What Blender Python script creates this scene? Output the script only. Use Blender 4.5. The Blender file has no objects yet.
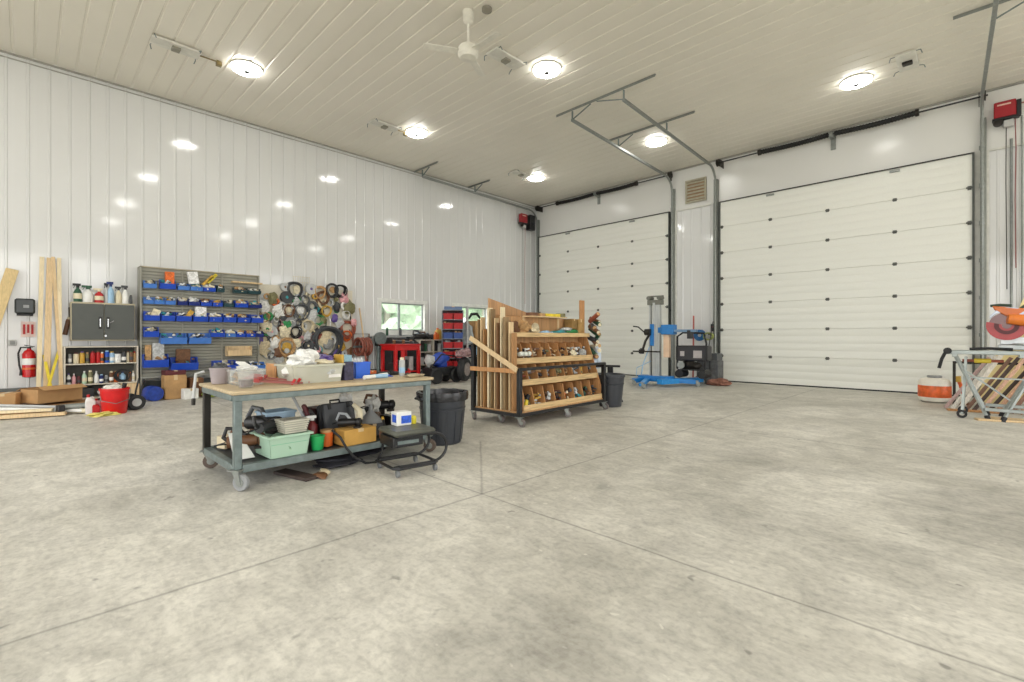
import bpy, bmesh, math, random
from mathutils import Vector, Matrix, noise
random.seed(7)
C = bpy.context.scene.collection
PI = math.pi
# ------------------------------------------------------------------ survey of the room (metres)
CAMH = 1.2; FPX = 477.0; ANG = math.radians(44.5); CS, SN = math.cos(ANG), math.sin(ANG)
XL = -11.9; YF = 13.33; H = 6.08; XR = 5.6; YB = -4.4
def ray(px, py):
    t = (px-512)/FPX
    return (t*CS-SN, t*SN+CS, -(py-337)/FPX)
def onx(px, py, x):            # point on a plane parallel to the left wall -> (y, z)
    r = ray(px, py); k = x/r[0]; return r[1]*k, CAMH+r[2]*k
def ony(px, py, y):            # point on a plane parallel to the door wall -> (x, z)
    r = ray(px, py); k = y/r[1]; return r[0]*k, CAMH+r[2]*k
def onz(px, py, z):            # point on a level plane -> (x, y)
    r = ray(px, py); k = (z-CAMH)/r[2]; return r[0]*k, r[1]*k
# ------------------------------------------------------------------ materials
PAL = {'white':'e6e6e2','cream':'ddd2b4','black':'1c1c1d','charcoal':'3a3c3f','grey':'8a8c8c','light grey':'b9bbba',
 'dark grey':'55585a','blue':'1e4fb4','bright blue':'2468d8','navy blue':'1b2c66','light blue':'9cc0dc','teal':'2f8f98','green':'2f8a4e',
 'dark green':'24523a','yellow':'d8c232','gold':'c9a040','orange':'d8692a','red':'b81f22','dark red':'6e1c20','maroon':'5a2226','pink':'d9a0a4',
 'brown':'6d4a30','tan':'b99262','olive':'76734e','purple':'5c4a8c','pale green':'b9d6bb','beige':'cdbf9f','reddish brown':'8e4a36','silver':'a9adb0'}
def lin(h):
    v = [int(h[i:i+2],16)/255 for i in (0,2,4)]
    return [c/12.92 if c <= .04045 else ((c+.055)/1.055)**2.4 for c in v]
MATS = {}
def mat(name, hexc, rough=.5, metal=0., var=.10, scale=9., bump=0., spec=.5):
    if name in MATS: return MATS[name]
    m = bpy.data.materials.new(name); m.use_nodes = True; nt = m.node_tree; b = nt.nodes['Principled BSDF']
    c = lin(hexc)
    tc = nt.nodes.new('ShaderNodeTexCoord'); n = nt.nodes.new('ShaderNodeTexNoise'); n.inputs['Scale'].default_value = scale; n.inputs['Detail'].default_value = 4
    nt.links.new(tc.outputs['Object'], n.inputs['Vector'])
    r = nt.nodes.new('ShaderNodeValToRGB')
    r.color_ramp.elements[0].position = .3; r.color_ramp.elements[1].position = .7
    r.color_ramp.elements[0].color = [x*(1-var) for x in c]+[1]; r.color_ramp.elements[1].color = [min(1,x*(1+var)) for x in c]+[1]
    nt.links.new(n.outputs['Fac'], r.inputs['Fac']); nt.links.new(r.outputs['Color'], b.inputs['Base Color'])
    b.inputs['Roughness'].default_value = rough; b.inputs['Metallic'].default_value = metal
    b.inputs['Specular IOR Level'].default_value = spec
    if bump:
        bp = nt.nodes.new('ShaderNodeBump'); bp.inputs['Strength'].default_value = bump; bp.inputs['Distance'].default_value = .01
        nt.links.new(n.outputs['Fac'], bp.inputs['Height']); nt.links.new(bp.outputs['Normal'], b.inputs['Normal'])
    MATS[name] = m; return m
def pm(word, rough=.45): return mat('paint '+word+('' if rough == .45 else ' %g' % rough), PAL[word], rough)
def wood(name, hexc, ring=8., axis='Z', var=.28):
    if name in MATS: return MATS[name]
    m = bpy.data.materials.new(name); m.use_nodes = True; nt = m.node_tree; b = nt.nodes['Principled BSDF']; c = lin(hexc)
    tc = nt.nodes.new('ShaderNodeTexCoord'); mp = nt.nodes.new('ShaderNodeMapping')
    s = {'X':(.6,9,9),'Y':(9,.6,9),'Z':(9,9,.6)}[axis]; mp.inputs['Scale'].default_value = s
    n = nt.nodes.new('ShaderNodeTexNoise'); n.inputs['Scale'].default_value = ring; n.inputs['Detail'].default_value = 6; n.inputs['Distortion'].default_value = .6
    r = nt.nodes.new('ShaderNodeValToRGB'); r.color_ramp.elements[0].position = .32; r.color_ramp.elements[1].position = .62
    r.color_ramp.elements[0].color = [x*(1-var) for x in c]+[1]; r.color_ramp.elements[1].color = [min(1,x*(1+var*.4)) for x in c]+[1]
    nt.links.new(tc.outputs['Object'], mp.inputs['Vector']); nt.links.new(mp.outputs['Vector'], n.inputs['Vector'])
    nt.links.new(n.outputs['Fac'], r.inputs['Fac']); nt.links.new(r.outputs['Color'], b.inputs['Base Color']); b.inputs['Roughness'].default_value = .6
    MATS[name] = m; return m
def glassy(name, hexc, alpha=.45, rough=.15):
    if name in MATS: return MATS[name]
    m = bpy.data.materials.new(name); m.use_nodes = True; b = m.node_tree.nodes['Principled BSDF']
    b.inputs['Base Color'].default_value = lin(hexc)+[1]; b.inputs['Roughness'].default_value = rough; b.inputs['Alpha'].default_value = alpha
    MATS[name] = m; return m
def emis(name, hexc, s):
    if name in MATS: return MATS[name]
    m = bpy.data.materials.new(name); m.use_nodes = True; b = m.node_tree.nodes['Principled BSDF']
    b.inputs['Base Color'].default_value = lin(hexc)+[1]; b.inputs['Emission Color'].default_value = lin(hexc)+[1]; b.inputs['Emission Strength'].default_value = s
    MATS[name] = m; return m
def concrete():
    m = bpy.data.materials.new('polished concrete'); m.use_nodes = True; nt = m.node_tree; b = nt.nodes['Principled BSDF']; L = nt.links.new
    N = nt.nodes.new
    tc = N('ShaderNodeTexCoord')
    def noi(sc, det, dist=0., vec=None, rough=.55):
        n = N('ShaderNodeTexNoise'); n.inputs['Scale'].default_value = sc; n.inputs['Detail'].default_value = det; n.inputs['Distortion'].default_value = dist; n.inputs['Roughness'].default_value = rough
        L(vec or tc.outputs['Object'], n.inputs['Vector']); return n.outputs['Fac']
    def ramp(f, p0, p1, c0, c1):
        r = N('ShaderNodeValToRGB'); e = r.color_ramp.elements; e[0].position = p0; e[1].position = p1; e[0].color = c0+[1]; e[1].color = c1+[1]; L(f, r.inputs['Fac']); return r.outputs['Color']
    def mul(a, c, f=1.):
        x = N('ShaderNodeMix'); x.data_type = 'RGBA'; x.blend_type = 'MULTIPLY'; x.inputs['Factor'].default_value = f; L(a, x.inputs['A']); L(c, x.inputs['B']); return x.outputs['Result']
    base = ramp(noi(.45, 6, .8, rough=.62), .34, .66, lin('b5b2a7'), lin('d8d5cb'))
    g = lambda v: [v]*3
    base = mul(base, ramp(noi(2.6, 8, 1.2, rough=.7), .32, .60, g(.76), g(1.05)))
    mp = N('ShaderNodeMapping'); mp.inputs['Scale'].default_value = (1.0, 3.2, 1); mp.inputs['Rotation'].default_value = (0,0,.75); L(tc.outputs['Object'], mp.inputs['Vector'])
    base = mul(base, ramp(noi(4.5, 8, .5, mp.outputs['Vector'], .72), .36, .60, g(.86), g(1.04)))
    base = mul(base, ramp(noi(30, 4), .34, .54, g(.86), g(1.03)))
    sp = ramp(noi(7.5, 2, 0, None), .24, .29, g(.62), g(1.0)); base = mul(base, sp)
    pale = N('ShaderNodeMix'); pale.data_type = 'RGBA'
    f = ramp(noi(11, 2, .3), .70, .74, g(0.), g(.55)); L(f, pale.inputs['Factor']); L(base, pale.inputs['A']); pale.inputs['B'].default_value = lin('dedbd0')+[1]; base = pale.outputs['Result']
    # broad dark tyre stains near the doors
    sx = N('ShaderNodeSeparateXYZ'); L(tc.outputs['Object'], sx.inputs[0])
    def math2(op, a, v=None, w=None):
        q = N('ShaderNodeMath'); q.operation = op
        for i, z in enumerate((a, v, w)):
            if z is None: continue
            if isinstance(z, (int, float)): q.inputs[i].default_value = z
            else: L(z, q.inputs[i])
        return q.outputs[0]
    X, Y = sx.outputs[0], sx.outputs[1]
    wob = math2('MULTIPLY', math2('SUBTRACT', noi(3., 3), .5), .03)
    def joint(coord, at, w, strength):
        d = math2('ABSOLUTE', math2('ADD', math2('SUBTRACT', coord, at), wob))
        s = math2('SMOOTH_MIN', math2('DIVIDE', d, w), 1., .3)
        return math2('ADD', math2('MULTIPLY', s, strength), 1-strength)
    js = [joint(X, -2.72, .017, .42), joint(Y, 2.44, .014, .48), joint(Y, 6.38, .02, .4), joint(X, 1.6, .012, .4), joint(Y, 10.6, .012, .2), joint(X, -7.1, .012, .3)]
    # hairline crack leaving the joint crossing on the diagonal
    d = math2('ADD', math2('MULTIPLY', X, .66), math2('MULTIPLY', Y, .75))
    crk = joint(math2('ADD', math2('MULTIPLY', X, .66), math2('MULTIPLY', Y, .75)), .035, .016, .35)
    inx = math2('MULTIPLY', math2('LESS_THAN', X, -2.72), math2('GREATER_THAN', X, -4.1))
    js.append(math2('ADD', math2('MULTIPLY', inx, crk), math2('SUBTRACT', 1., inx)))
    def blob(cx, cy, rx, ry, depth):
        a = math2('POWER', math2('DIVIDE', math2('SUBTRACT', X, cx), rx), 2.); c = math2('POWER', math2('DIVIDE', math2('SUBTRACT', Y, cy), ry), 2.)
        e = math2('ADD', math2('ADD', a, c), math2('MULTIPLY', math2('SUBTRACT', noi(2.2, 5, 1.), .5), 2.2))
        e = math2('MINIMUM', math2('MAXIMUM', e, 0.), 1.)
        return math2('ADD', math2('MULTIPLY', e, depth), 1-depth)
    js += [blob(.1, 4.6, .7, 1.0, .25), blob(-.75, 3.3, .8, .35, .14), blob(-2.14, 3.24, .1, .08, .2), blob(-2.6, 1.3, .5, .5, .13), blob(-4.4, 1.2, 1.3, .6, .15), blob(-1.2, 1.4, .5, .4, .14), blob(-4.9, 4.2, .9, 1.5, .12), blob(-1.7, 5., 1.0, .4, .12)]
    tot = js[0]
    for j in js[1:]: tot = math2('MULTIPLY', tot, j)
    cmb = N('ShaderNodeCombineColor'); [L(tot, cmb.inputs[i]) for i in range(3)]
    base = mul(base, cmb.outputs[0])
    L(base, b.inputs['Base Color'])
    rr = N('ShaderNodeMapRange'); L(noi(1.8, 5), rr.inputs[0]); rr.inputs[3].default_value = .42; rr.inputs[4].default_value = .68; L(rr.outputs[0], b.inputs['Roughness'])
    bp = N('ShaderNodeBump'); bp.inputs['Strength'].default_value = .12; bp.inputs['Distance'].default_value = .01; L(noi(30, 5), bp.inputs['Height']); L(bp.outputs['Normal'], b.inputs['Normal'])
    b.inputs['Specular IOR Level'].default_value = .35
    return m
M_FLOOR = concrete()
M_WALL = mat('white ribbed steel', 'dcdddc', .085, 0, .02, .9, .06, .65)
M_CEIL = mat('ceiling steel', 'e6e1d4', .3, 0, .035, .6, .04, .4)
M_TRANS = mat('white flat sheet', 'dededa', .22, 0, .02, .5, .25, .5)
M_DOOR = mat('door panel white', 'e3e4dc', .38, 0, .015, 30, .08)
M_TRIM = mat('white trim', 'd4d4cd', .35)
M_GREYTRIM = mat('grey jamb trim', '8d918b', .45)
M_BASE = mat('dark wall base', '5c605e', .55)
M_GALV = mat('galvanised steel', '8f938f', .42, .55, .12, 20)
M_STEEL = mat('worn grey steel', '74807f', .45, .5, .2, 14)
M_BLK = mat('black rubber', '1d1e20', .6)
M_BLKM = mat('black painted steel', '232426', .4, .2)
M_DKM = mat('dark oily steel', '33302c', .45, .6)
M_BIN = mat('blue bin plastic', '1c4bbd', .35, 0, .08)
M_CARD = mat('cardboard', 'bb9263', .85, 0, .08)
M_TAPE = mat('packing tape', 'd3b98c', .3)
M_PLY = wood('plywood', 'b98e60', 5)
M_PINE = wood('pine', 'd9bd92', 6, 'Z', .16)
M_PINEL = wood('pale pine', 'e2d2ae', 6, 'Z', .12)
M_OAK = wood('orange pine', 'bd8a58', 6, 'Z', .22)
M_PALEY = wood('pine lip', 'd3b482', 6, 'Y')
M_TOP = wood('worn table wood', 'bba887', 4, 'Y', .3)
M_TRASH = mat('dark bin plastic', '34373d', .4, 0, .08)
M_CHROME = mat('polished metal', 'c8cacb', .2, .9, .03)
# ------------------------------------------------------------------ mesh builder
def basis(d, up=Vector((0,0,1))):
    d = Vector(d).normalized()
    if abs(d.dot(up)) > .98: up = Vector((1,0,0))
    a = d.cross(up).normalized(); return a, a.cross(d).normalized(), d
class MB:
    def __init__(s): s.b = bmesh.new(); s.mi = 0
    def f(s, vs):
        try:
            q = s.b.faces.new(vs); q.material_index = s.mi; return q
        except ValueError: return None
    def v(s, p): return s.b.verts.new(p)
    def box(s, x0, x1, y0, y1, z0, z1, m=None):
        c = [(x0,y0,z0),(x1,y0,z0),(x1,y1,z0),(x0,y1,z0),(x0,y0,z1),(x1,y0,z1),(x1,y1,z1),(x0,y1,z1)]
        return s.hexa(c, m)
    def hexa(s, c, m=None):
        vs = [s.v(m @ Vector(p) if m else p) for p in c]
        for q in ((0,3,2,1),(4,5,6,7),(0,1,5,4),(1,2,6,5),(2,3,7,6),(3,0,4,7)): s.f([vs[i] for i in q])
        return s
    def cb(s, c, size, rx=0, ry=0, rz=0):
        m = Matrix.Translation(c) @ Matrix.Rotation(rz,4,'Z') @ Matrix.Rotation(ry,4,'Y') @ Matrix.Rotation(rx,4,'X')
        a, b, d = [q/2 for q in size]; return s.box(-a,a,-b,b,-d,d,m)
    def beam(s, p0, p1, w, h, up=(0,0,1)):
        p0, p1 = Vector(p0), Vector(p1); a, u, d = basis(p1-p0, Vector(up))
        c = [p+a*i*w/2+u*j*h/2 for p in (p0,p1) for i, j in ((-1,-1),(1,-1),(1,1),(-1,1))]
        return s.hexa(c)
    def tube(s, pts, r, n=8, closed=False):
        pts = [Vector(p) for p in pts]; rings = []; N = len(pts); up = Vector((0,0,1)); prev = None
        for i, p in enumerate(pts):
            if closed: d = pts[(i+1)%N]-pts[i-1]
            else: d = pts[min(i+1,N-1)]-pts[max(i-1,0)]
            d.normalize()
            if prev is None: a, u, _ = basis(d)
            else:
                a = prev-d*prev.dot(d); a.normalize(); u = a.cross(d)
            prev = a; rr = r[i] if isinstance(r, (list,tuple)) else r
            rings.append([s.v(p+(a*math.cos(t)+u*math.sin(t))*rr) for t in [2*PI*k/n for k in range(n)]])
        for i in range(N if closed else N-1):
            A, B = rings[i], rings[(i+1)%N]
            for k in range(n): s.f([A[k],A[(k+1)%n],B[(k+1)%n],B[k]])
        if not closed: s.f(rings[0][::-1]); s.f(rings[-1])
        return s
    def cyl(s, p0, p1, r0, r1=None, n=16): return s.tube([p0,p1], [r0, r0 if r1 is None else r1], n)
    def lathe(s, prof, c=(0,0,0), axis=(0,0,1), n=20):
        a, u, d = basis(axis); c = Vector(c); rings = []
        for r, z in prof: rings.append([s.v(c+d*z+(a*math.cos(t)+u*math.sin(t))*max(r,1e-4)) for t in [2*PI*k/n for k in range(n)]])
        for i in range(len(prof)-1):
            for k in range(n): s.f([rings[i][k],rings[i][(k+1)%n],rings[i+1][(k+1)%n],rings[i+1][k]])
        s.f(rings[0][::-1]); s.f(rings[-1]); return s
    def ring(s, c, axis, ro, ri, w, n=20):       # short roll with a hole
        a, u, d = basis(axis); c = Vector(c); P = [(ri,0),(ro,0),(ro,w),(ri,w)]; R = []
        for r, z in P: R.append([s.v(c+d*z+(a*math.cos(t)+u*math.sin(t))*r) for t in [2*PI*k/n for k in range(n)]])
        for i in range(4):
            for k in range(n): s.f([R[i][k],R[i][(k+1)%n],R[(i+1)%4][(k+1)%n],R[(i+1)%4][k]])
        return s
    def loop(s, c, axis, Rr, r, n=24, m=6, sq=1., wob=0.):
        a, u, d = basis(axis); c = Vector(c)
        return s.tube([c+(a*math.cos(t)*sq+u*math.sin(t))*Rr*(1+wob*math.sin(3*t+c.y*9))+d*wob*.3*Rr*math.cos(5*t) for t in [2*PI*k/n for k in range(n)]], r, m, True)
    def lump(s, c, size, seed=0, amp=.25, sub=2, fl=True):
        q = bmesh.ops.create_icosphere(s.b, subdivisions=sub, radius=1.)
        for v in q['verts']:
            k = 1+amp*noise.noise(v.co*1.7+Vector((seed*3.1,seed*.7,5)))*1.6
            p = v.co*k
            if fl and p.z < -.75: p.z = -.75
            v.co = Vector((c[0]+p.x*size[0]/2, c[1]+p.y*size[1]/2, c[2]+p.z*size[2]/2))
        for f in {f for v in q['verts'] for f in v.link_faces}: f.material_index = s.mi
        return s
    def prism(s, pts, ext):
        ext = Vector(ext); A = [s.v(p) for p in pts]; B = [s.v(Vector(p)+ext) for p in pts]; n = len(pts)
        s.f(A[::-1]); s.f(B)
        for i in range(n): s.f([A[i],A[(i+1)%n],B[(i+1)%n],B[i]])
        return s
    def build(s, name, mats, parent=None, bevel=0., flat=False, loc=None):
        bmesh.ops.recalc_face_normals(s.b, faces=s.b.faces)
        for f in s.b.faces: f.smooth = not flat
        for e in s.b.edges:
            if len(e.link_faces) == 2 and e.calc_face_angle(0) > .6: e.smooth = False
        me = bpy.data.meshes.new(name); s.b.to_mesh(me); s.b.free()
        for m in (mats if isinstance(mats, (list,tuple)) else [mats]): me.materials.append(m)
        o = bpy.data.objects.new(name, me); C.objects.link(o)
        if parent is not None: o.parent = parent
        if loc is not None: o.location = loc
        if bevel:
            md = o.modifiers.new('edge','BEVEL'); md.width = bevel; md.segments = 1; md.limit_method = 'ANGLE'
        return o
LABELS = {}
def tag(o, label, cat, group=None, kind=None):
    n = len(label.split()); assert 4 <= n <= 16, label
    assert label not in LABELS or (group and LABELS[label] == group), 'dup '+label
    LABELS[label] = group
    o['label'] = label; o['category'] = cat
    if group: o['group'] = group
    if kind: o['kind'] = kind
    return o
def thing(name, label, cat, loc=(0,0,0), rz=0., group=None):
    o = bpy.data.objects.new(name, None); o.empty_display_size = .1; C.objects.link(o); o.location = loc; o.rotation_euler = (0,0,rz)
    return tag(o, label, cat, group)
def struct(o): o['kind'] = 'structure'; return o
def sempty(name, loc=(0,0,0)):
    o = bpy.data.objects.new(name, None); C.objects.link(o); o.location = loc; return struct(o)
# ------------------------------------------------------------------ camera
cam = bpy.data.cameras.new('camera'); co = bpy.data.objects.new('camera', cam); C.objects.link(co)
cam.sensor_width = 36; cam.lens = 36*FPX/1024; cam.shift_y = -4/1024; cam.clip_start = .05; cam.clip_end = 200
co.location = (0,0,CAMH); co.rotation_euler = (PI/2, 0, ANG); bpy.context.scene.camera = co
# ------------------------------------------------------------------ room shell
RIB = .267
def ribs(lo, hi, off, w=.024):
    out = [lo]; k = math.ceil((lo+.06-off)/RIB)
    while off+k*RIB < hi-.06:
        c = off+k*RIB; out += [c-w/2-.010, c-w/2, c+w/2, c+w/2+.010]; k += 1
    return out+[hi], None
def ribbed(name, M, m, lo, hi, z0, z1, off, holes=(), rh=.012, parent=None):
    """ribbed sheet in local (s,t,n): s along, t up, n towards the room; M maps (s,t,n)->world"""
    pts, _ = ribs(lo, hi, off)
    prof = [(pts[0],0.)]
    for i, p in enumerate(pts[1:-1]): prof.append((p, rh if i % 4 in (1,2) else 0.))
    prof.append((pts[-1],0.))
    for h in holes:
        for e in (h[0],h[1]):
            prof = [q for q in prof if not (abs(q[0]-e) < .05 )]; prof.append((e,0.))
    prof.sort(); zs = sorted({z0,z1}|{h[2] for h in holes}|{h[3] for h in holes})
    b = MB(); g = [[b.v(M((s,z,n))) for s, n in prof] for z in zs]
    for j in range(len(zs)-1):
        for i in range(len(prof)-1):
            s = (prof[i][0]+prof[i+1][0])/2; z = (zs[j]+zs[j+1])/2
            if any(h[0] < s < h[1] and h[2] < z < h[3] for h in holes): continue
            b.f([g[j][i],g[j][i+1],g[j+1][i+1],g[j+1][i]])
    o = b.build(name, m, parent, flat=True); return o
W1 = (6.86, 8.40, 1.34, 2.22); W2 = (9.44, 10.95, 1.34, 2.22)
struct(ribbed('wall_left', lambda p: (XL+p[2], p[0], p[1]), M_WALL, YB, YF, 0, H, .02, (W1, W2)))
struct(ribbed('wall_far', lambda p: (p[0], YF-p[2], p[1]), M_WALL, XL, XR, 0, H, -5.9))
struct(ribbed('wall_right', lambda p: (XR-p[2], p[0], p[1]), M_WALL, YB, YF, 0, H, 0, ((-2.4,2.8,0.01,4.8),(6.2,11.4,.01,4.8))))  # open doorways out of view, added to let daylight in from the side
struct(ribbed('wall_back', lambda p: (p[0], YB+p[2], p[1]), M_WALL, XL, XR, 0, H, 0, ((-9.5,-4.3,.01,4.8),(-2.2,3.0,.01,4.8))))  # unseen open doorways, added so sky light brightens the ceiling
struct(ribbed('ceiling', lambda p: (p[1], p[0], H-p[2]), M_CEIL, YB, YF, XL, XR, .1, rh=-.012))
b = MB(); b.box(XL-.2, XR+.2, YB-.2, YF+.2, -.15, 0); struct(b.build('floor', M_FLOOR))
b = MB(); b.box(XL, XL+.03, YB, YF, 0, .32); struct(b.build('baseboard_left', M_BASE, bevel=.006))
b = MB(); b.box(XL, XL+.03, YB, YF, H-.03, H); b.box(XL, XL+.02, YB, YF, H-.10, H-.085); struct(b.build('trim_1', mat('grey trim line','9d9b92',.45)))
b = MB(); b.box(XL, XR, YF-.045, YF, H-.04, H); struct(b.build('trim_2', mat('grey trim line','9d9b92',.45)))
# flat header sheets over the doors and the strips beside them
DZ = 4.87
b = MB()
g = [[b.v((x, YF-.03-.018*noise.noise(Vector((x*.9, z*1.1, 2.))), z)) for x in [XL+.12+i*.18 for i in range(int((XR-XL-.12)/.18))]] for z in [DZ+i*(H-.05-DZ)/7 for i in range(8)]]
for j in range(7):
    for i in range(len(g[0])-1): b.f([g[j][i],g[j][i+1],g[j+1][i+1],g[j+1][i]])
struct(b.build('trim_3', M_TRANS))
b = MB(); b.box(-6.30,-5.35, YF-.045, YF, DZ-.01, DZ+.03); b.box(.02, XR, YF-.045, YF, DZ-.01, DZ+.03); struct(b.build('trim_4', M_TRIM, bevel=.004))
for n, (xa, xb) in enumerate(((-11.74,-11.60),(-6.50,-6.33),(-5.27,-5.07),(-.09,.12)), 5):
    b = MB(); b.box(xa, xb, YF-.06, YF, 0, DZ+.02); struct(b.build('trim_%d' % n, M_GREYTRIM if n in (5,7) else M_TRIM, bevel=.008))
# ------------------------------------------------------------------ sliding windows
M_GLASS = glassy('window glass', 'eaf6f4', .12, .02)
M_VINYL = mat('white vinyl frame', 'e4e6e2', .4)
for n, w in ((1,W1),(2,W2)):
    e = sempty('window_%d' % n, (XL, w[0], w[2])); Lw = w[1]-w[0]; Hw = w[3]-w[2]
    b = MB(); t = .05
    for (y0,y1,z0,z1) in ((0,Lw,0,t),(0,Lw,Hw-t,Hw),(0,t,t,Hw-t),(Lw-t,Lw,t,Hw-t)): b.box(-.16,.035,y0,y1,z0,z1)
    for (y0,y1,z0,z1) in ((-.06,Lw+.06,-.06,0),(-.06,Lw+.06,Hw,Hw+.06),(-.06,0,0,Hw),(Lw,Lw+.06,0,Hw)): b.box(.0,.03,y0,y1,z0,z1)
    b.build('window_frame', M_VINYL, e, .004)
    b = MB(); b.box(-.03,.07,-.1,Lw+.1,-.09,-.06); b.build('window_sill', M_VINYL, e, .006)
    for k, (a, c) in enumerate(((t, Lw*.45),(Lw*.41, Lw-t))):
        x = -.07-.035*k; b = MB(); s = .035
        for (y0,y1,z0,z1) in ((a,c,t,t+s),(a,c,Hw-t-s,Hw-t),(a,a+s,t,Hw-t),(c-s,c,t,Hw-t)): b.box(x,x+.03,y0,y1,z0,z1)
        sash = b.build('window_sash', mat('grey sash', '9aa5a2', .4), e, .003)
        b = MB(); b.box(x+.012,x+.018,a+s,c-s,t+s,Hw-t-s); b.build('pane', M_GLASS, sash)
# ------------------------------------------------------------------ sectional doors
M_HINGE = mat('hinge steel','5c5d59',.45,.4)
def sect_door(n, x0, x1, cols):
    e = sempty('door_%d' % n, (x0, YF-.13, 0)); W = x1-x0; S = DZ/7
    for k in range(7):
        b = MB(); z0 = k*S+.0015; z1 = (k+1)*S-.0015
        zs = [z0, z0+.02]; ins = [(z0, .0), (z0+.012,.014)]
        prof = [(0,z0)]
        prof = [(.007,z0),(0,z0+.008)]
        for q in (1,2,3):
            zc = z0+(z1-z0)*q/4; prof += [(0,zc-.010),(.003,zc),(0,zc+.010)]
        prof += [(0,z1-.008),(.007,z1),(.05,z1),(.05,z0)]
        b.prism([(0,y,z) for y, z in prof], (W,0,0)); b.build('door_panel', M_DOOR, e)
    for k in range(1,7):
        for c in cols:
            b = MB(); b.box(c-x0-.035,c-x0+.035,-.010,0,k*S-.035,k*S+.035); b.cyl((c-x0-.045,-.014,k*S),(c-x0+.045,-.014,k*S),.012,n=8); b.build('hinge', M_HINGE, e, .003)
        for c in (.05, W-.05):
            b = MB(); b.box(c-.03,c+.03,-.012,0,k*S-.04,k*S+.04); b.cyl((c-.05,-.03,k*S),(c+.05,-.03,k*S),.018,n=8); b.build('edge_roller', M_HINGE, e, .003)
    b = MB(); b.box(0,W,-.05,0,DZ-.022,DZ-.004); b.build('top_strut', M_DKM, e, .003)
    b = MB()
    for c in cols[::2]: b.box(c-x0-.09,c-x0+.09,-.04,0,DZ-.10,DZ-.055)
    b.build('strut_bracket', M_GALV, e, .004)
    b = MB(); b.box(0,W,-.01,.05,-.002,.03); b.build('bottom_seal', M_BLK, e)
    b = MB()
    for c in (-.01, W): b.box(c-.012,c+.022,-.03,.06,0,DZ)
    b.build('side_seal', mat('dark seal','4a4d4a',.6), e)
    return e
sect_door(1, -11.58, -6.52, (-10.24,-8.99,-7.73)); sect_door(2, -5.05, -.11, (-3.8,-2.57,-1.33))
# tracks ------------------------------------------------------------
def track(x, yend, side, label, zr=5.82, hang=True):
    t = thing('door_track', label, 'door track', (x, YF-.02, 0))
    def rail(pts, name):
        b = MB(); pts = [Vector(p) for p in pts]
        b.tube(pts, .030, 6); o = b.build(name, M_GALV, t)
        return o
    r = .42; base = -.12
    rail([(0,base,.03),(0,base,zr-r)], 'vertical_rail')
    rail([(0,base-r+r*math.cos(a),zr-r+r*math.sin(a)) for a in [PI/2*k/8 for k in range(9)]], 'curved_rail')
    yl = yend-(YF-.02); b = MB(); b.beam((0,base-r,zr),(.20,yl,zr+.01),.052,.062); b.build('horizontal_rail', M_GALV, t, .006)
    b = MB(); b.box(side*.02-.05 if side>0 else -.06, .06 if side>0 else .05, -.10,-.02, .0, zr-.3); b.build('angle_jamb', mat('grey angle iron','8b8f89',.45,.4), t, .006)
    for k in range(7):
        b = MB(); z = .5+k*.74; b.box(-.045,.045,-.12,-.03,z-.035,z+.035); b.build('track_bracket', M_GALV, t, .004)
    return t
def hanger(label, y, xa, xb, drops, braces, z=5.85):
    t = thing('track_hanger', label, 'hanger bracket', (xa, y, z))
    b = MB(); b.box(0,xb-xa,-.018,.018,H-.022-z,H-.002-z); b.box(0,xb-xa,-.018,-.012,H-.055-z,H-.02-z); b.build('ceiling_angle', M_GALV, t)
    for d in drops:
        b = MB(); b.beam((d-xa,0,.0),(d-xa,0,H-.06-z),.035,.02); b.build('drop_strap', M_STEEL, t)
    for p, q in braces:
        b = MB(); b.beam((p-xa,0,.0),(q-xa,0,H-.06-z),.03,.012); b.build('diagonal_brace', M_STEEL, t)
    return t
track(-11.68, 8.0, 1, 'galvanised overhead door track hugging the long white left wall')
track(-6.42, 8.15, 1, 'galvanised door track right of the far left overhead door')
track(-5.17, 8.15, -1, 'galvanised door track left of the near overhead door')
track(0.02, 7.6, 1, 'galvanised door track beside the red opener, right of near door')
hanger('steel hanger angle over left door track, end nearest camera', 8.0, -11.86, -10.75, (-11.48,), ((-11.48,-11.15),), 5.84)
hanger('steel hanger angle over left door track, closer to the corner', 10.06, -11.86, -10.85, (-11.55,), ((-11.55,-11.2),), 5.84)
hanger('long steel ceiling angle joining the two middle track ends', 8.17, -6.65, -4.3, (-6.22,-4.97), ((-6.22,-5.75),(-4.97,-5.6)), 5.84)
hanger('steel ceiling angle crossing the middle tracks halfway to the doors', 10.1, -6.6, -4.4, (-6.29,-5.04), ((-6.29,-5.9),), 5.84)
hanger('steel ceiling angle above the right-hand door track', 9.9, -.30, 1.3, (.16,), ((.16,.62),), 5.84)
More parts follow.
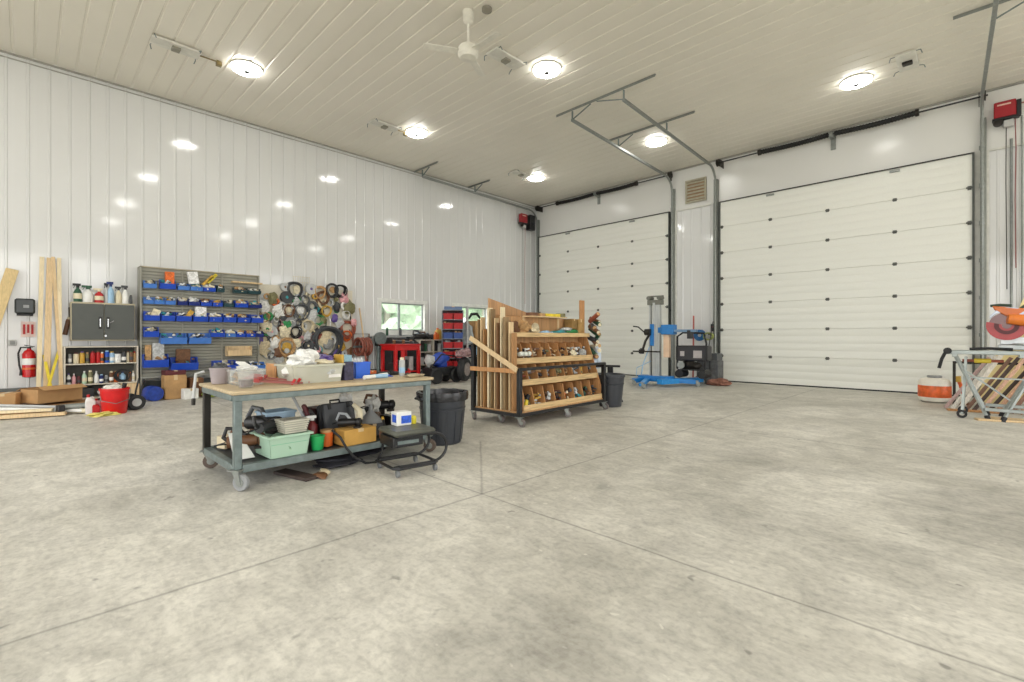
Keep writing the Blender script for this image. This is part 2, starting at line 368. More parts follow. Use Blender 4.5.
def springs(label, xa, xb, s0, s1, mid):
    z = 5.90; y = YF-.25
    t = thing('torsion_spring_shaft', label, 'torsion spring', (xa, y, z)); W = xb-xa
    b = MB(); b.cyl((0,0,0),(W,0,0),.018,n=8); b.build('shaft', M_BLKM, t)
    for a, c in ((s0,mid-.06),(mid+.06,s1)):
        b = MB(); pts = []; n = 90
        b.tube([(a-xa+(c-a)*k/10,0,-.02*math.sin(PI*(k/10))) for k in range(11)], .05, 10)
        for k in range(26):
            u = a-xa+(c-a)*(k+.5)/26; b.ring((u,0,-.02*math.sin(PI*(k+.5)/26)), (1,0,0), .058, .04, .02, 10)
        b.build('spring', mat('black spring steel','191919',.5,.3), t)
    for c in (s0,s1,mid):
        b = MB(); b.ring((c-xa-.03,0,0),(1,0,0),.075,.01,.06,12)
        if c == mid: b.box(c-xa-.05,c-xa+.05,-.01,.23,-.06,.06); b.box(c-xa-.05,c-xa+.05,.19,.23,-.30,.08)
        b.build('centre_bracket' if c == mid else 'winding_cone', M_GALV if c == mid else M_DKM, t)
    for c in (xa+.03, xb-.09):
        b = MB(); b.lathe([(.02,0),(.10,.005),(.085,.03),(.10,.06),(.02,.065)], (c-xa,0,0), (1,0,0), 16); b.build('cable_drum', M_DKM, t)
        b = MB(); q = c-xa+(.09 if c < xa+1 else -.04); b.box(q,q+.012,-.05,.24,-.12,.07); b.build('bearing_plate', M_DKM, t)
    return t
springs('black torsion spring shaft above the far left door', -11.62,-6.36,-10.62,-7.52,-9.02)
springs('black torsion spring shaft above the near right door', -5.12,.10,-4.02,-.95,-2.47)
# wall-mounted door openers -------------------------------------------
def opener(label, loc, rz, s=1., extra=0.):
    t = thing('door_opener', label, 'door opener', loc, rz)
    b = MB(); b.box(-.13*s,.13*s,-.16,-.01,0,.26*s); b.build('red_cover', mat('opener red','9c1c26',.35), t, .012)['label'] = 'red metal cover'
    b = MB(); b.box(-.09*s,.07*s,-.163,-.158,.19*s,.215*s); b.build('name_stripe', mat('opener stripe','d8b8a8',.5), t)
    b = MB(); b.box(.13*s,.19*s,-.15,-.01,-.02,.24*s); b.box(-.15*s,.17*s,-.15,-.01,-.045,0); b.build('black_housing', M_BLKM, t, .008)
    if extra: b = MB(); b.box(.19*s,.19*s+extra,-.22,-.01,-.22,.27*s); b.cyl((.19*s+extra*.5,-.22,.0),(.19*s+extra*.5,-.27,.0),.07,n=14); b.build('hoist_box', M_BLKM, t, .015)
    b = MB(); b.lathe([(.02,0),(.07,.01),(.07,.05),(.02,.06)], (-.08*s,-.09,-.09), (0,-1,0), 14); b.cyl((.06,-.1,-.11),(.06,-.02,-.11),.045,n=12); b.build('drive_wheel', M_DKM, t)
    b = MB(); b.box(-.02,.12,-.13,-.03,-.19,-.06); b.build('gearbox', mat('light motor','b5b5b2',.4), t, .01)
    b = MB(); b.tube([(.12*s,-.05,-.05),(.13*s,-.04,-.6),(.12*s,-.03,-1.6),(.13*s,-.03,-2.9)], .008, 5); b.build('cable', mat('red cable','8f4a46',.5), t)
    b = MB(); b.tube([(.02,-.05,-.12),(.015,-.06,-1.2),(.03,-.05,-3.3)], .007, 5); b.build('pull_chain', M_DKM, t)
    return t
opener('red and black wall-mounted door opener right of the near door', (.33, YF-.06, 5.42), 0, 1.15)
opener('red and black door opener in the far left corner', (XL+.09, 12.50, 5.30), PI/2, 1.2, .28)
b = MB(); b.cyl((0,0,0),(0,0,5.0),.02,n=8); b.cyl((.14,0,0),(.14,0,5.4),.014,n=8)
tag(b.build('conduit', M_GALV, loc=(.42, YF-.04, .02)), 'pair of thin vertical conduits on the wall below right opener', 'conduit')
b = MB(); b.tube([(0,0,0),(.6,0,.01),(2.5,0,0)], .014, 6)
tag(b.build('horizontal_conduit', mat('red brown conduit','a8706c',.5), loc=(.52, YF-.05, 5.66)), 'thin reddish conduit running right from the red opener', 'conduit')
# gable vent ----------------------------------------------------------
t = thing('wall_vent', 'beige louvered wall vent high between the two doors', 'vent', (-6.05, YF-.035, 5.02))
b = MB()
for q in ((0,.60,0,.05),(0,.60,.60,.65),(0,.05,.05,.60),(.55,.60,.05,.60)): b.box(q[0],q[1],-.06,0,q[2],q[3])
b.build('vent_frame', mat('vent beige','a9a38e',.5), t, .006)
b = MB(); b.box(.05,.55,-.012,0,.05,.6); b.build('vent_backing', mat('vent tan','9a7f5e',.7), t)
for k in range(6):
    b = MB(); b.cb((.30,-.035,.10+k*.092),(.50,.012,.062), rx=-.6); b.build('louver', mat('vent louver','b9b3a0',.5), t)
# ------------------------------------------------------------------ ceiling lights
def ceiling_light(x, y, label):
    t = thing('ceiling_light', label, 'ceiling light', (x,y,H-.01), group='round white ceiling lights')
    b = MB(); b.lathe([(.02,0),(.26,0),(.26,-.012),(.245,-.02),(.02,-.025)]); b.build('housing', mat('lamp housing','e8e8e4',.4), t)
    b = MB(); b.lathe([(.248,-.018),(.24,-.045),(.18,-.068),(.06,-.075),(.03,-.075)]); b.build('diffuser', emis('lamp glow','fffdf8', LAMP), t)
    b = MB(); b.lathe([(.05,-.07),(.05,-.088),(.02,-.095),(.001,-.095)]); b.build('centre_knob', mat('dark knob','3a3a38',.5), t)
LAMP = 24.; EXPO = 0.38; SKY = 3.5
for x, y, l in ((-9.47,2.79,'round glowing ceiling light nearest the long left wall, topmost left in photo'),
                (-5.62,6.62,'round glowing ceiling light right of the hanging white fan'),
                (-9.56,6.50,'round glowing ceiling light above pegboard, middle of left wall row'),
                (-9.68,10.89,'round glowing ceiling light closest to the far corner'),
                (-5.76,10.97,'round glowing ceiling light between the two middle door tracks'),
                (-1.69,11.06,'round glowing ceiling light in front of the near overhead door')): ceiling_light(x,y,l)
for x, y in ((-5.75,2.6),(-1.72,6.7),(-1.72,2.5),(-9.7,-1.2),(-5.75,-1.2),(-1.72,-1.6),(2.3,11.1),(2.3,6.7),(2.3,2.5),(2.3,-1.6)):
    ceiling_light(x, y, 'round ceiling light beyond the edges of the photo')
# ceiling brackets ------------------------------------------------------
M_CB = mat('ceiling plate','dcdad0',.5)
def cplate(x, y, label, cable=None, dark=False, s=1., rz=0.):
    t = thing('ceiling_plate', label, 'ceiling bracket', (x,y,H-.012), rz)
    b = MB(); b.box(-.14*s,.14*s,-.34*s,.34*s,-.04,0); b.build('plate', M_CB, t, .008)
    b = MB(); b.box(-.07,.07,-.06,.06,-.08,-.04); b.build('junction_box', M_DKM if dark else mat('grey box','8d8a7c',.5), t, .006)
    for i in (-1,1):
        for j in (-1,1): b = MB(); b.tube([(i*.13*s,j*.30*s,-.02),(i*.20*s,j*.32*s,-.03),(i*.22*s,j*.30*s,-.09)], .008, 5); b.build('hook', M_STEEL, t)
    if cable:
        b = MB(); b.tube([(0,.34*s,-.02),(.03,.6*s,-.03),cable], .012, 5); c = Vector(cable); b.box(c.x-.04,c.x+.04,c.y-.03,c.y+.05,-.08,-.005); b.build('cable', mat('brass box','7d6c3e',.5), t)
cplate(-9.6,1.75,'white ceiling bracket plate left of first ceiling light with short cable',(.0,.62,-.03))
cplate(-9.75,5.75,'white ceiling bracket plate beside light above the pegboard',(.0,.55,-.03))
cplate(-5.9,5.85,'white ceiling bracket plate beside light right of the fan')
cplate(-.92,10.85,'white ceiling bracket plate in front of the near door',None,True)
cplate(-9.75,10.3,'white ceiling bracket plate beside light nearest the far corner',(.0,.5,-.03))
# fan -----------------------------------------------------------------
M_FAN = mat('fan white','e2dfd3',.35)
t = thing('ceiling_fan', 'white ceiling fan hanging on a long downrod', 'ceiling fan', (-5.47,4.63,H-.01))
b = MB(); b.lathe([(.03,0),(.085,0),(.085,-.02),(.075,-.16),(.03,-.19)]); b.build('canopy', M_FAN, t)
b = MB(); b.cyl((0,0,-.15),(0,0,-.50),.018,n=10); b.build('downrod', M_FAN, t)
b = MB(); b.lathe([(.02,-.45),(.05,-.47),(.055,-.51),(.13,-.53),(.155,-.57),(.155,-.66),(.12,-.70),(.05,-.715),(.001,-.72)]); b.build('motor', M_FAN, t)
for k in range(3):
    a = math.radians(120*k); b = MB(); mm = Matrix.Rotation(a,4,'Z') @ Matrix.Rotation(.16,4,'X')
    b.box(.12,.66,-.06,.06,-.004,.004,mm); o = b.build('fan_blade', M_FAN, t, .003); o.location = (0,0,-.62)
b = MB(); b.lathe([(.02,0),(.075,0),(.075,-.04),(.05,-.055),(.001,-.055)])
tag(b.build('round_junction_box', mat('grey round box','8a8578',.5), loc=(-5.22,4.78,H-.01)), 'small grey round junction box on ceiling beside the fan', 'junction box')
# ================================================================== generic small things
def carton(name, label, cat, loc, size, hexm, rz=0., flaps=False, tape=True, group=None, m=None, rx=0.):
    """box sitting with its base centre at loc; size = x,y,z"""
    t = thing(name, label, cat, loc, rz, group); sx, sy, sz = size; m = m or pm(hexm)
    if rx: t.rotation_euler = (rx,0,rz)
    b = MB()
    if flaps:
        w = .006
        b.box(-sx/2,sx/2,-sy/2,sy/2,0,w); b.box(-sx/2,-sx/2+w,-sy/2,sy/2,w,sz); b.box(sx/2-w,sx/2,-sy/2,sy/2,w,sz); b.box(-sx/2+w,sx/2-w,-sy/2,-sy/2+w,w,sz); b.box(-sx/2+w,sx/2-w,sy/2-w,sy/2,w,sz)
        b.build('body', m, t, .003)
        for k, s in enumerate((-1,1)):
            b = MB(); b.cb((s*(sx/2+sx*.16),0,sz+.02*(1 if s>0 else -.5)), (sx*.36,sy*.97,w), ry=s*.35); b.build('flap', m, t)
    else:
        b.box(-sx/2,sx/2,-sy/2,sy/2,0,sz); b.build('body', m, t, min(size)*.04)
        if tape:
            b = MB(); b.box(-sx/2-.002,sx/2+.002,-.025*sy/.3,.025*sy/.3,sz*.8,sz+.002); b.build('tape', M_TAPE, t)
    return t
def bottle(label, loc, r, h, col, cap='white', kind='round', group=None, name='bottle', cat='bottle', band=None, gl=False):
    t = thing(name, label, cat, loc, 0, group)
    m = glassy('clear '+col, PAL[col], .55) if gl else pm(col)
    b = MB()
    if kind == 'spray':
        b.lathe([(r*.3,0),(r,.004),(r,h*.5),(r*.8,h*.62),(r*.34,h*.74),(r*.34,h*.8),(.001,h*.8)], n=14); b.build('body', m, t)
        b = MB(); b.box(-r*.35,r*.35,-r*1.2,r*.7,h*.88,h); b.lathe([(r*.4,h*.78),(r*.42,h*.88)],n=10); b.beam((0,-r*.7,h*.88),(0,-r*1.0,h*.74),.012,.008); b.build('trigger', pm(cap), t)
    elif kind == 'can':
        b.lathe([(r*.9,0),(r,.006),(r,h*.82),(r*.72,h*.88),(.001,h*.88)], n=14); b.build('body', m, t)
        b = MB(); b.lathe([(r*.68,h*.87),(r*.7,h*.98),(r*.5,h),(.001,h)],n=12); b.build('cap', pm(cap), t)
    elif kind == 'tub':
        b.lathe([(r*.88,0),(r*.9,.005),(r,h*.9),(.001,h*.9)], n=16); b.build('body', m, t)
        b = MB(); b.lathe([(r*1.05,h*.86),(r*1.05,h),(.001,h)],n=16); b.build('lid', pm(cap), t)
    elif kind == 'jug':
        b.box(-r*.7,r*.7,-r,r,0,h*.68); b.hexa([(-r*.7,-r,h*.68),(r*.7,-r,h*.68),(r*.7,r,h*.68),(-r*.7,r,h*.68),(-r*.3,-r*.7,h*.86),(r*.3,-r*.7,h*.86),(r*.3,-r*.1,h*.86),(-r*.3,-r*.1,h*.86)]); b.tube([(0,-r*.2,h*.84),(0,r*.5,h*.86),(0,r*.8,h*.68)], r*.18, 6)
        b.build('body', m, t, r*.12); b = MB(); b.cyl((0,-r*.4,h*.86),(0,-r*.4,h),r*.32); b.build('cap', pm(cap), t)
    else:
        b.lathe([(r*.9,0),(r,.006),(r,h*.62),(r*.36,h*.82),(r*.34,h*.9),(.001,h*.9)], n=14); b.build('body', m, t)
        b = MB(); b.lathe([(r*.42,h*.88),(r*.42,h),(.001,h)],n=12); b.build('cap', pm(cap), t)
    if band and kind != 'jug':
        b = MB(); b.lathe([(r*1.0,h*.18),(r*1.03,h*.2),(r*1.03,h*.45),(r*1.0,h*.47)],n=14); b.build('label_band', pm(band), t)
    return t
def caster(parent, x, y, z, r=.06, col=None, a=0.):
    """swivel caster hanging below (x,y,z), wheel touching z - 2.5r"""
    b = MB(); M = Matrix.Translation((x,y,z)) @ Matrix.Rotation(a,4,'Z')
    b.box(-.05,.05,-.05,.05,-.008,0,M)
    for s in (-1,1): b.hexa([(-.03+0,s*.028-.003,-.008),(.03,s*.028-.003,-.008),(.03,s*.028+.003,-.008),(-.03,s*.028+.003,-.008),(.02,s*.028-.003,-r*1.7),(.05,s*.028-.003,-r*1.7),(.05,s*.028+.003,-r*1.7),(.02,s*.028+.003,-r*1.7)][:4]+[(.02,s*.028-.003,-r*1.7),(.05,s*.028-.003,-r*1.7),(.05,s*.028+.003,-r*1.7),(.02,s*.028+.003,-r*1.7)], M)
    o = b.build('caster', M_GALV, parent)
    b = MB(); ax = Matrix.Rotation(a,4,'Z') @ Vector((0,1,0)); c = M @ Vector((.035,0,-r*1.52)); b.lathe([(r*.3,-.018),(r*.93,-.018),(r,-.012),(r,.012),(r*.93,.018),(r*.3,.018)], c, ax, 18); b.build('wheel', col or M_BLK, o)
    b = MB(); b.lathe([(r*.35,-.024),(r*.5,-.022),(r*.5,.022),(r*.35,.024)], c, ax, 12); b.build('hub', M_GALV, o)
    return o
# ================================================================== rolling workbench
BX0, BX1, BY0, BY1, BZ = -5.06, -4.10, 1.12, 2.96, .78
t = thing('workbench', 'long steel-legged rolling workbench with a cluttered worn wooden top', 'workbench', ((BX0+BX1)/2,(BY0+BY1)/2,0))
hx, hy = (BX1-BX0)/2, (BY1-BY0)/2
b = MB(); b.box(-hx-.03,hx+.02,-hy-.02,hy+.03,BZ-.03,BZ); b.build('tabletop', M_TOP, t, .008)
b = MB()
for x in (-hx+.02,hx-.02): b.box(x-.03,x+.03,-hy,hy,BZ-.08,BZ-.03)
for y in (-hy+.02,hy-.02): b.box(-hx+.05,hx-.05,y-.03,y+.03,BZ-.08,BZ-.03)
b.build('apron', M_STEEL, t, .005)
for x in (-hx+.03,hx-.03):
    for y in (-hy+.03,hy-.03):
        b = MB(); b.box(x-.028,x+.028,y-.028,y+.028,.17,BZ-.03); b.build('leg', M_STEEL if x > 0 else M_DKM, t, .005)
        caster(t, x, y, .17, .066, mat('worn grey wheel','8d8f90',.6) if (x > 0 and y < 0) else mat('rusty wheel','5e5148',.7), .6 if x > 0 else 1.2)
b = MB(); b.box(-hx+.05,hx-.05,-hy+.03,hy-.03,.165,.185); b.build('lower_shelf', mat('dark shelf steel','4c4e4e',.5,.3), t)
b = MB()
for x in (-hx+.03,hx-.03): b.box(x-.03,x+.03,-hy+.06,hy-.06,.14,.20)
for y in (-hy+.03,hy-.03): b.box(-hx+.06,hx-.06,y-.03,y+.03,.14,.20)
b.build('shelf_rail', M_STEEL, t, .004)
ZS = .202
def put(px, py, z=BZ):      # floor-plane style placement: pixel of the base -> x,y on height z
    return onz(px, py, z)
# --- on the top
t = thing('plastic_pail', 'grey plastic pail at the left end of workbench', 'pail', (-4.88,1.22,BZ))
b = MB(); b.lathe([(.060,0),(.068,.005),(.082,.13),(.087,.13),(.087,.145),(.074,.145),(.062,.02),(.001,.02)]); b.build('body', mat('mauve grey','9c9192',.5), t)
b = MB(); b.lump((0,0,.14),(.13,.13,.09),4,.4); b.build('rags', pm('charcoal'), t)['kind'] = 'stuff'
t = thing('bent_pipe', 'pale metal pipe hanging down off the left end of bench', 'pipe', (-4.98,1.07,.36))
b = MB(); b.tube([(0,.05,.53),(-.02,-.01,.51),(.02,-.03,.40),(.07,-.05,.26)], .012, 8); b.build('tube', pm('light grey'), t); b = MB(); b.cyl((.06,-.045,.30),(.075,-.05,.245),.016,n=8); b.build('end_fitting', M_DKM, t)
CLR = glassy('clear plastic', 'dfe3df', .18, .12)
def openbox(name, m, t, sx, sy, sz, w=.006, taper=.0, rim=0.):
    b = MB(); a = 1-taper
    b.hexa([(-sx/2*a,-sy/2*a,0),(sx/2*a,-sy/2*a,0),(sx/2*a,sy/2*a,0),(-sx/2*a,sy/2*a,0),(-sx/2*a,-sy/2*a,w),(sx/2*a,-sy/2*a,w),(sx/2*a,sy/2*a,w),(-sx/2*a,sy/2*a,w)])
    for s in (-1,1):
        b.hexa([(s*sx/2*a,-sy/2*a,0),(s*(sx/2*a-w),-sy/2*a,0),(s*(sx/2*a-w),sy/2*a,0),(s*sx/2*a,sy/2*a,0),(s*sx/2,-sy/2,sz),(s*(sx/2-w),-sy/2,sz),(s*(sx/2-w),sy/2,sz),(s*sx/2,sy/2,sz)])
        b.hexa([(-sx/2*a,s*sy/2*a,0),(sx/2*a,s*sy/2*a,0),(sx/2*a,s*(sy/2*a-w),0),(-sx/2*a,s*(sy/2*a-w),0),(-sx/2,s*sy/2,sz),(sx/2,s*sy/2,sz),(sx/2,s*(sy/2-w),sz),(-sx/2,s*(sy/2-w),sz)])
    o = b.build(name, m, t)
    if rim:
        b = MB(); e = rim
        b.box(-sx/2-e,sx/2+e,-sy/2-e,-sy/2+.001,sz-.02,sz); b.box(-sx/2-e,sx/2+e,sy/2-.001,sy/2+e,sz-.02,sz); b.box(-sx/2-e,-sx/2+.001,-sy/2,sy/2,sz-.02,sz); b.box(sx/2-.001,sx/2+e,-sy/2,sy/2,sz-.02,sz); b.build('rim', m, t, .003)
    return o
t = thing('clear_bin', 'clear plastic bin of tangled wire at bench left end', 'bin', (-4.70,1.37,BZ), .0)
openbox('body', CLR, t, .30, .24, .135, .004, .1, .01)
b = MB()
for k in range(7): b.loop((random.uniform(-.06,.06),random.uniform(-.05,.05),.03+.012*k),(random.uniform(-.5,.5),random.uniform(-.5,.5),1),.05+.01*random.random(),.004,14,5)
b.build('wire_tangle', [pm('tan')], t)['kind'] = 'stuff'
t = thing('pitcher', 'clear pitcher with dark red liquid near the bench corner', 'pitcher', (-4.33,1.27,BZ))
b = MB(); b.lathe([(.052,0),(.055,.004),(.068,.17),(.064,.17),(.051,.01),(.001,.01)],n=20); b.tube([(-.0,-.06,.14),(0,-.11,.13),(0,-.11,.06),(0,-.055,.04)],.008,6); b.build('body', CLR, t)
b = MB(); b.lathe([(.047,.012),(.052,.07),(.001,.07)],n=20); b.build('liquid', mat('wine liquid','4a1620',.2), t)
b = MB(); b.lump((0,0,.165),(.12,.14,.05),8,.5); b.hexa([(.03,-.03,.17),(.05,-.03,.17),(.05,.05,.17),(.03,.05,.17),(-.05,-.06,.22),(-.03,-.07,.21),(-.02,.0,.20),(-.04,0,.215)]); b.build('paper_towel', pm('white'), t)
for k, (p, q, w) in enumerate((((-4.60,1.30),(-4.26,1.66),'nearest the front'),((-4.66,1.34),(-4.30,1.72),'in the middle of three'),((-4.72,1.40),(-4.34,1.80),'farthest back'))):
    t = thing('bar_clamp', 'red bar clamp lying on workbench, '+w, 'clamp', (p[0],p[1],BZ), 0, 'red bar clamps on the workbench'); d = Vector((q[0]-p[0],q[1]-p[1],0)); L = d.length; d.normalize()
    b = MB(); b.beam(Vector((0,0,.045+.012*k)), d*L+Vector((0,0,.012)), .022,.012); b.build('bar', mat('faded clamp','9a5550',.5), t)
    b = MB(); b.beam(d*.03+Vector((0,0,.05+.012*k)), d*.17+Vector((0,0,.04+.01*k)), .024,.034); b.build('jaw', mat('faded red','a8433f',.5), t)
    b = MB(); b.beam(d*(L-.05)+Vector((0,0,.005)), d*(L-.02)+Vector((0,0,.05)), .02,.02); b.build('fixed_jaw', pm('red'), t)
t = thing('tool_tote', 'small open brown wooden tote standing on the bench', 'box', (-4.78,1.72,BZ), .1)
b = MB(); b.box(-.1,.1,-.11,.11,0,.012); b.box(-.1,.1,-.11,-.098,0,.17); b.box(-.1,.1,.098,.11,0,.17); b.box(-.1,-.09,-.098,.098,.012,.10); b.box(.09,.1,-.098,.098,.012,.05); b.build('box', M_OAK, t, .003)
b = MB(); b.box(-.06,.06,-.06,.06,.012,.115); b.build('grey_block', pm('grey'), t, .006)
# big translucent bin
t = thing('clear_tote', 'large translucent tote heaped with plastic bags on the workbench', 'tote', (-4.50,1.87,BZ), .06)
openbox('body', glassy('milky plastic','dcdccb',.5,.3), t, .34, .48, .17, .005, .08, .015)
b = MB(); b.box(.155,.162,.10,.22,.04,.12); b.build('paper_label', pm('white'), t)
t2 = t
for k, (x, y, z, s, c, n) in enumerate(((-.02,-.14,.06,(.22,.24,.16),'white','bag'),(.04,.10,.05,(.22,.24,.14),'light grey','bag'),(.02,-.07,.16,(.22,.26,.15),'white','bag'),(-.04,.07,.18,(.16,.12,.07),'teal','pouch'),(-.02,.18,.18,(.18,.14,.08),'purple','pouch'),(.07,.09,.165,(.16,.20,.05),'cream','bag'))):
    b = MB(); b.lump((0,0,s[2]*.38),s,k+3,.45,3)
    w_ = ['filling the left half','filling the right half','heaped on the top left','beside the purple one','at the right end','lying over the front']
    tag(b.build('plastic_bag' if n == 'bag' else 'pouch', mat('crinkled '+c, PAL[c], .3, 0, .15, 25, .6), loc=(-4.50+x,1.87+y*.85,BZ+z)), '%s plastic %s in translucent tote, %s' % (c, n, w_[k]), n, 'bags and pouches in the translucent tote')
t = thing('purple_carton', 'dark purple and black printed carton standing right of the tote', 'carton', (-4.47,2.19,BZ), .1)
b = MB(); b.box(-.09,.09,-.05,.05,0,.18); b.build('body', mat('dark purple print','3b3750',.5,0,.5,30), t, .004)
b = MB(); b.box(-.07,.08,-.045,.04,.18,.245); b.build('light_panel', mat('pale blue print','8fb4c4',.5,0,.3,20), t, .004)
b = MB(); b.box(-.07,.075,-.07,-.046,.15,.25); b.build('yellow_edge', pm('gold'), t, .003)
t = thing('blue_tub', 'bright blue rectangular tub on workbench with small white tops', 'tub', (-4.58,2.40,BZ), .05)
openbox('body', mat('tub blue','2a66d8',.4), t, .18, .17, .165, .006, .04, .004)
for k in range(4): b = MB(); b.lathe([(.018,.0),(.018,.175),(.010,.185),(.010,.20),(.001,.20)],(-.03,-.055+.036*k,.006),n=10); b.build('white_tube', pm('white'), t)
carton('small_box','small orange box on bench behind the glue tubes','box',(-4.66,2.57,BZ),(.10,.10,.06),'orange',.2,tape=True)
for k, (x, y, r, c, l) in enumerate(((-4.34,2.40,.3,'white','white caulking tube lying left on bench edge, in front of blue tub'),(-4.36,2.54,-.2,'light blue','light blue glue tube lying on the bench front edge'),(-4.46,2.62,.5,'white','white glue tube lying farther back on the bench'))):
    t = thing('glue_tube', l, 'tube', (x,y,BZ+.022), r, 'tubes lying on the workbench')
    b = MB(); b.cyl((0,-.08,0),(0,.06,0),.021,n=12); b.build('body', pm(c), t); b = MB(); b.cyl((0,.06,0),(0,.12,-.008),.010,.004,n=8); b.build('nozzle', pm('orange' if k == 0 else 'blue'), t)
bottle('white spray can with pale blue label standing on bench right part', (-4.44,2.83,BZ), .032, .20, 'light grey','cream','can',band='light blue', name='spray_can', cat='spray can')
t = thing('metal_tray', 'black flat metal tray on the right end of bench', 'tray', (-4.72,2.74,BZ), .05)
openbox('tray', M_BLKM, t, .22, .42, .03, .005, .05, .01)
t = thing('hand_plane', 'small dark tool with red grip at bench right end', 'tool', (-4.45,2.90,BZ), .3)
b = MB(); b.box(-.02,.02,-.07,.07,0,.025); b.build('body', M_DKM, t, .004); b = MB(); b.tube([(0,.03,.02),(0,.05,.05),(0,.02,.07)],.011,8); b.build('grip', pm('red'), t)
b = MB(); b.lump((0,0,.012),(.16,.2,.05),21,.4); tag(b.build('rag', mat('oily rag','a79a80',.9,0,.3,14,.4), loc=(-4.25,2.86,BZ)), 'crumpled beige rag on the right front corner of bench', 'rag')
# --- under the bench
SH = ZS
t = thing('storage_tote', 'pale green translucent tote on the lower bench shelf', 'tote', (-4.30,1.54,SH), .03)
openbox('body', glassy('pale green plastic','b3d3bb',.86,.35), t, .38, .34, .185, .006, .13, .018)
b = MB(); 
for z in (.06,.11): b.box(.158+.1*z,.162+.17*z,-.15,.15,z,z+.006)
b.build('moulded_line', mat('green line','7fb795',.4), t)
b = MB(); b.lump((0,0,.07),(.28,.26,.17),5,.35,3); b.build('contents', mat('pale contents','8fae93',.8,0,.3,12), t)['kind'] = 'stuff'
t = thing('slotted_basket', 'pale grey slotted basket stacked on green tote', 'basket', (-4.22,1.60,SH+.187), .05)
for k in range(6): b = MB(); e = .07+.004*k; b.box(-e,e,-e-.02,-e-.012,.012*k*1.6,.012*k*1.6+.013); b.box(-e,e,e+.012,e+.02,.012*k*1.6,.012*k*1.6+.013); b.box(-e-.004,-e+.004,-e-.02,e+.02,.012*k*1.6,.012*k*1.6+.013); b.box(e-.004,e+.004,-e-.02,e+.02,.012*k*1.6,.012*k*1.6+.013); b.build('slat_ring', mat('basket grey','c2bfae',.5), t)
b = MB(); b.box(-.06,.06,-.08,.08,0,.11); b.build('inner_liner', mat('basket inner','a29f92',.5), t)
def machine(label, loc, rz, s, c1='black', c2='dark grey', seed=1):
    rnd = random.Random(seed); t = thing('power_tool', label, 'power tool', loc, rz)
    b = MB(); b.cyl((-.12*s,0,.06*s),(.10*s,0,.07*s),.05*s,.045*s,14); b.lathe([(.03*s,0),(.05*s,.01*s),(.05*s,.05*s),(.02*s,.07*s)],(.10*s,0,.07*s),(1,0,0),14); b.build('motor_housing', pm(c1), t)
    b = MB(); b.tube([(-.09*s,0,.05*s),(-.15*s,.02*s,.10*s),(-.13*s,.05*s,.17*s),(-.04*s,.04*s,.16*s),(.02*s,.01*s,.10*s)],.018*s,8); b.build('handle', pm(c2), t)
    b = MB(); b.box(.08*s,.16*s,-.06*s,.06*s,0,.02*s); b.cyl((.12*s,0,.01*s),(.12*s,0,.09*s),.03*s,n=12); b.build('base_plate', M_DKM, t, .003)
    b = MB(); b.tube([(-.14*s,0,.06*s),(-.22*s,.06*s,.03*s),(-.20*s,.16*s,.015*s),(-.05*s,.17*s,.015*s),(.02*s,.12*s,.02*s)],.006*s,6); b.build('cord', M_BLK, t)
    return t
machine('dark power tool with cord at left end of the lower shelf', (-4.66,1.42,SH), .9, 1.25,'black','brown',2)
machine('dark grey power tool heaped on the left half of green tote', (-4.32,1.43,SH+.19), 2.2, .85,'charcoal','black',3)
machine('dark red and black power tool behind the green cup', (-4.62,1.86,SH), 1.4, 1.3,'maroon','black',5)
machine('brown and black power tool near the bench rear leg', (-4.66,2.62,SH+.03), 2.6, 1.35,'brown','black',6)
machine('black grinder lying by the paper roll under the bench', (-4.72,2.38,SH), .4, 1.2,'dark grey','black',9)
t = thing('paint_tray', 'pale blue tub behind the slotted basket', 'tub', (-4.66,1.62,SH+.02), .1)
openbox('body', mat('pale blue tub','a5bfd2',.4), t, .22, .26, .30, .006, .1, .01)
b = MB(); b.box(.112,.118,-.04,.08,.14,.24); b.build('dark_label', pm('navy blue'), t)
t = thing('white_paper', 'crumpled white paper leaning inside left bench leg', 'paper', (-4.30,1.24,SH), .0)
b = MB(); b.hexa([(-.02,-.06,0),(.0,-.06,0),(.0,.09,0),(-.02,.09,0),(-.16,-.06,.20),(-.15,-.07,.20),(-.14,.01,.19),(-.15,.02,.19)]); b.build('sheet', pm('white'), t)
t = thing('sander_arm', 'white metal arm leaning against the back under bench', 'bar', (-4.42,1.78,SH+.22), .0)
b = MB(); b.beam((0,.02,0),(-.10,-.10,.31),.026,.018); b.build('arm', pm('silver'), t, .003); b = MB(); b.box(-.05,.05,-.02,.08,-.04,.01); b.build('clamp_head', pm('charcoal'), t, .006)
t = thing('plastic_cup', 'bright green plastic cup on the lower bench shelf', 'cup', (-4.20,1.81,SH))
b = MB(); b.lathe([(.045,0),(.048,.004),(.062,.115),(.066,.118),(.066,.125),(.058,.125),(.044,.01),(.001,.01)]); b.build('cup', mat('cup green','27a35a',.35), t)
bottle('dark red glue bottle with white nozzle behind green cup', (-4.36,1.83,SH+.08), .045, .20,'dark red','white','spray',name='glue_bottle')
bottle('orange brown jar beside the green cup', (-4.28,1.93,SH), .055, .15,'orange','tan','tub',name='jar',cat='jar')
t = thing('tool_case', 'black hard tool case tipped against the shelf contents', 'case', (-4.44,2.12,SH+.10), .12)
t.rotation_euler = (.0,-.25,.12)
b = MB(); b.box(-.06,.0,-.17,.17,0,.26); b.build('case_back', pm('charcoal'), t, .015); b = MB(); b.box(.0,.06,-.17,.17,0,.26); b.build('case_front', pm('charcoal'), t, .015)
b = MB(); b.tube([(0,-.05,.26),(0,-.05,.29),(0,.05,.29),(0,.05,.26)],.009,8); b.build('handle', M_BLK, t)
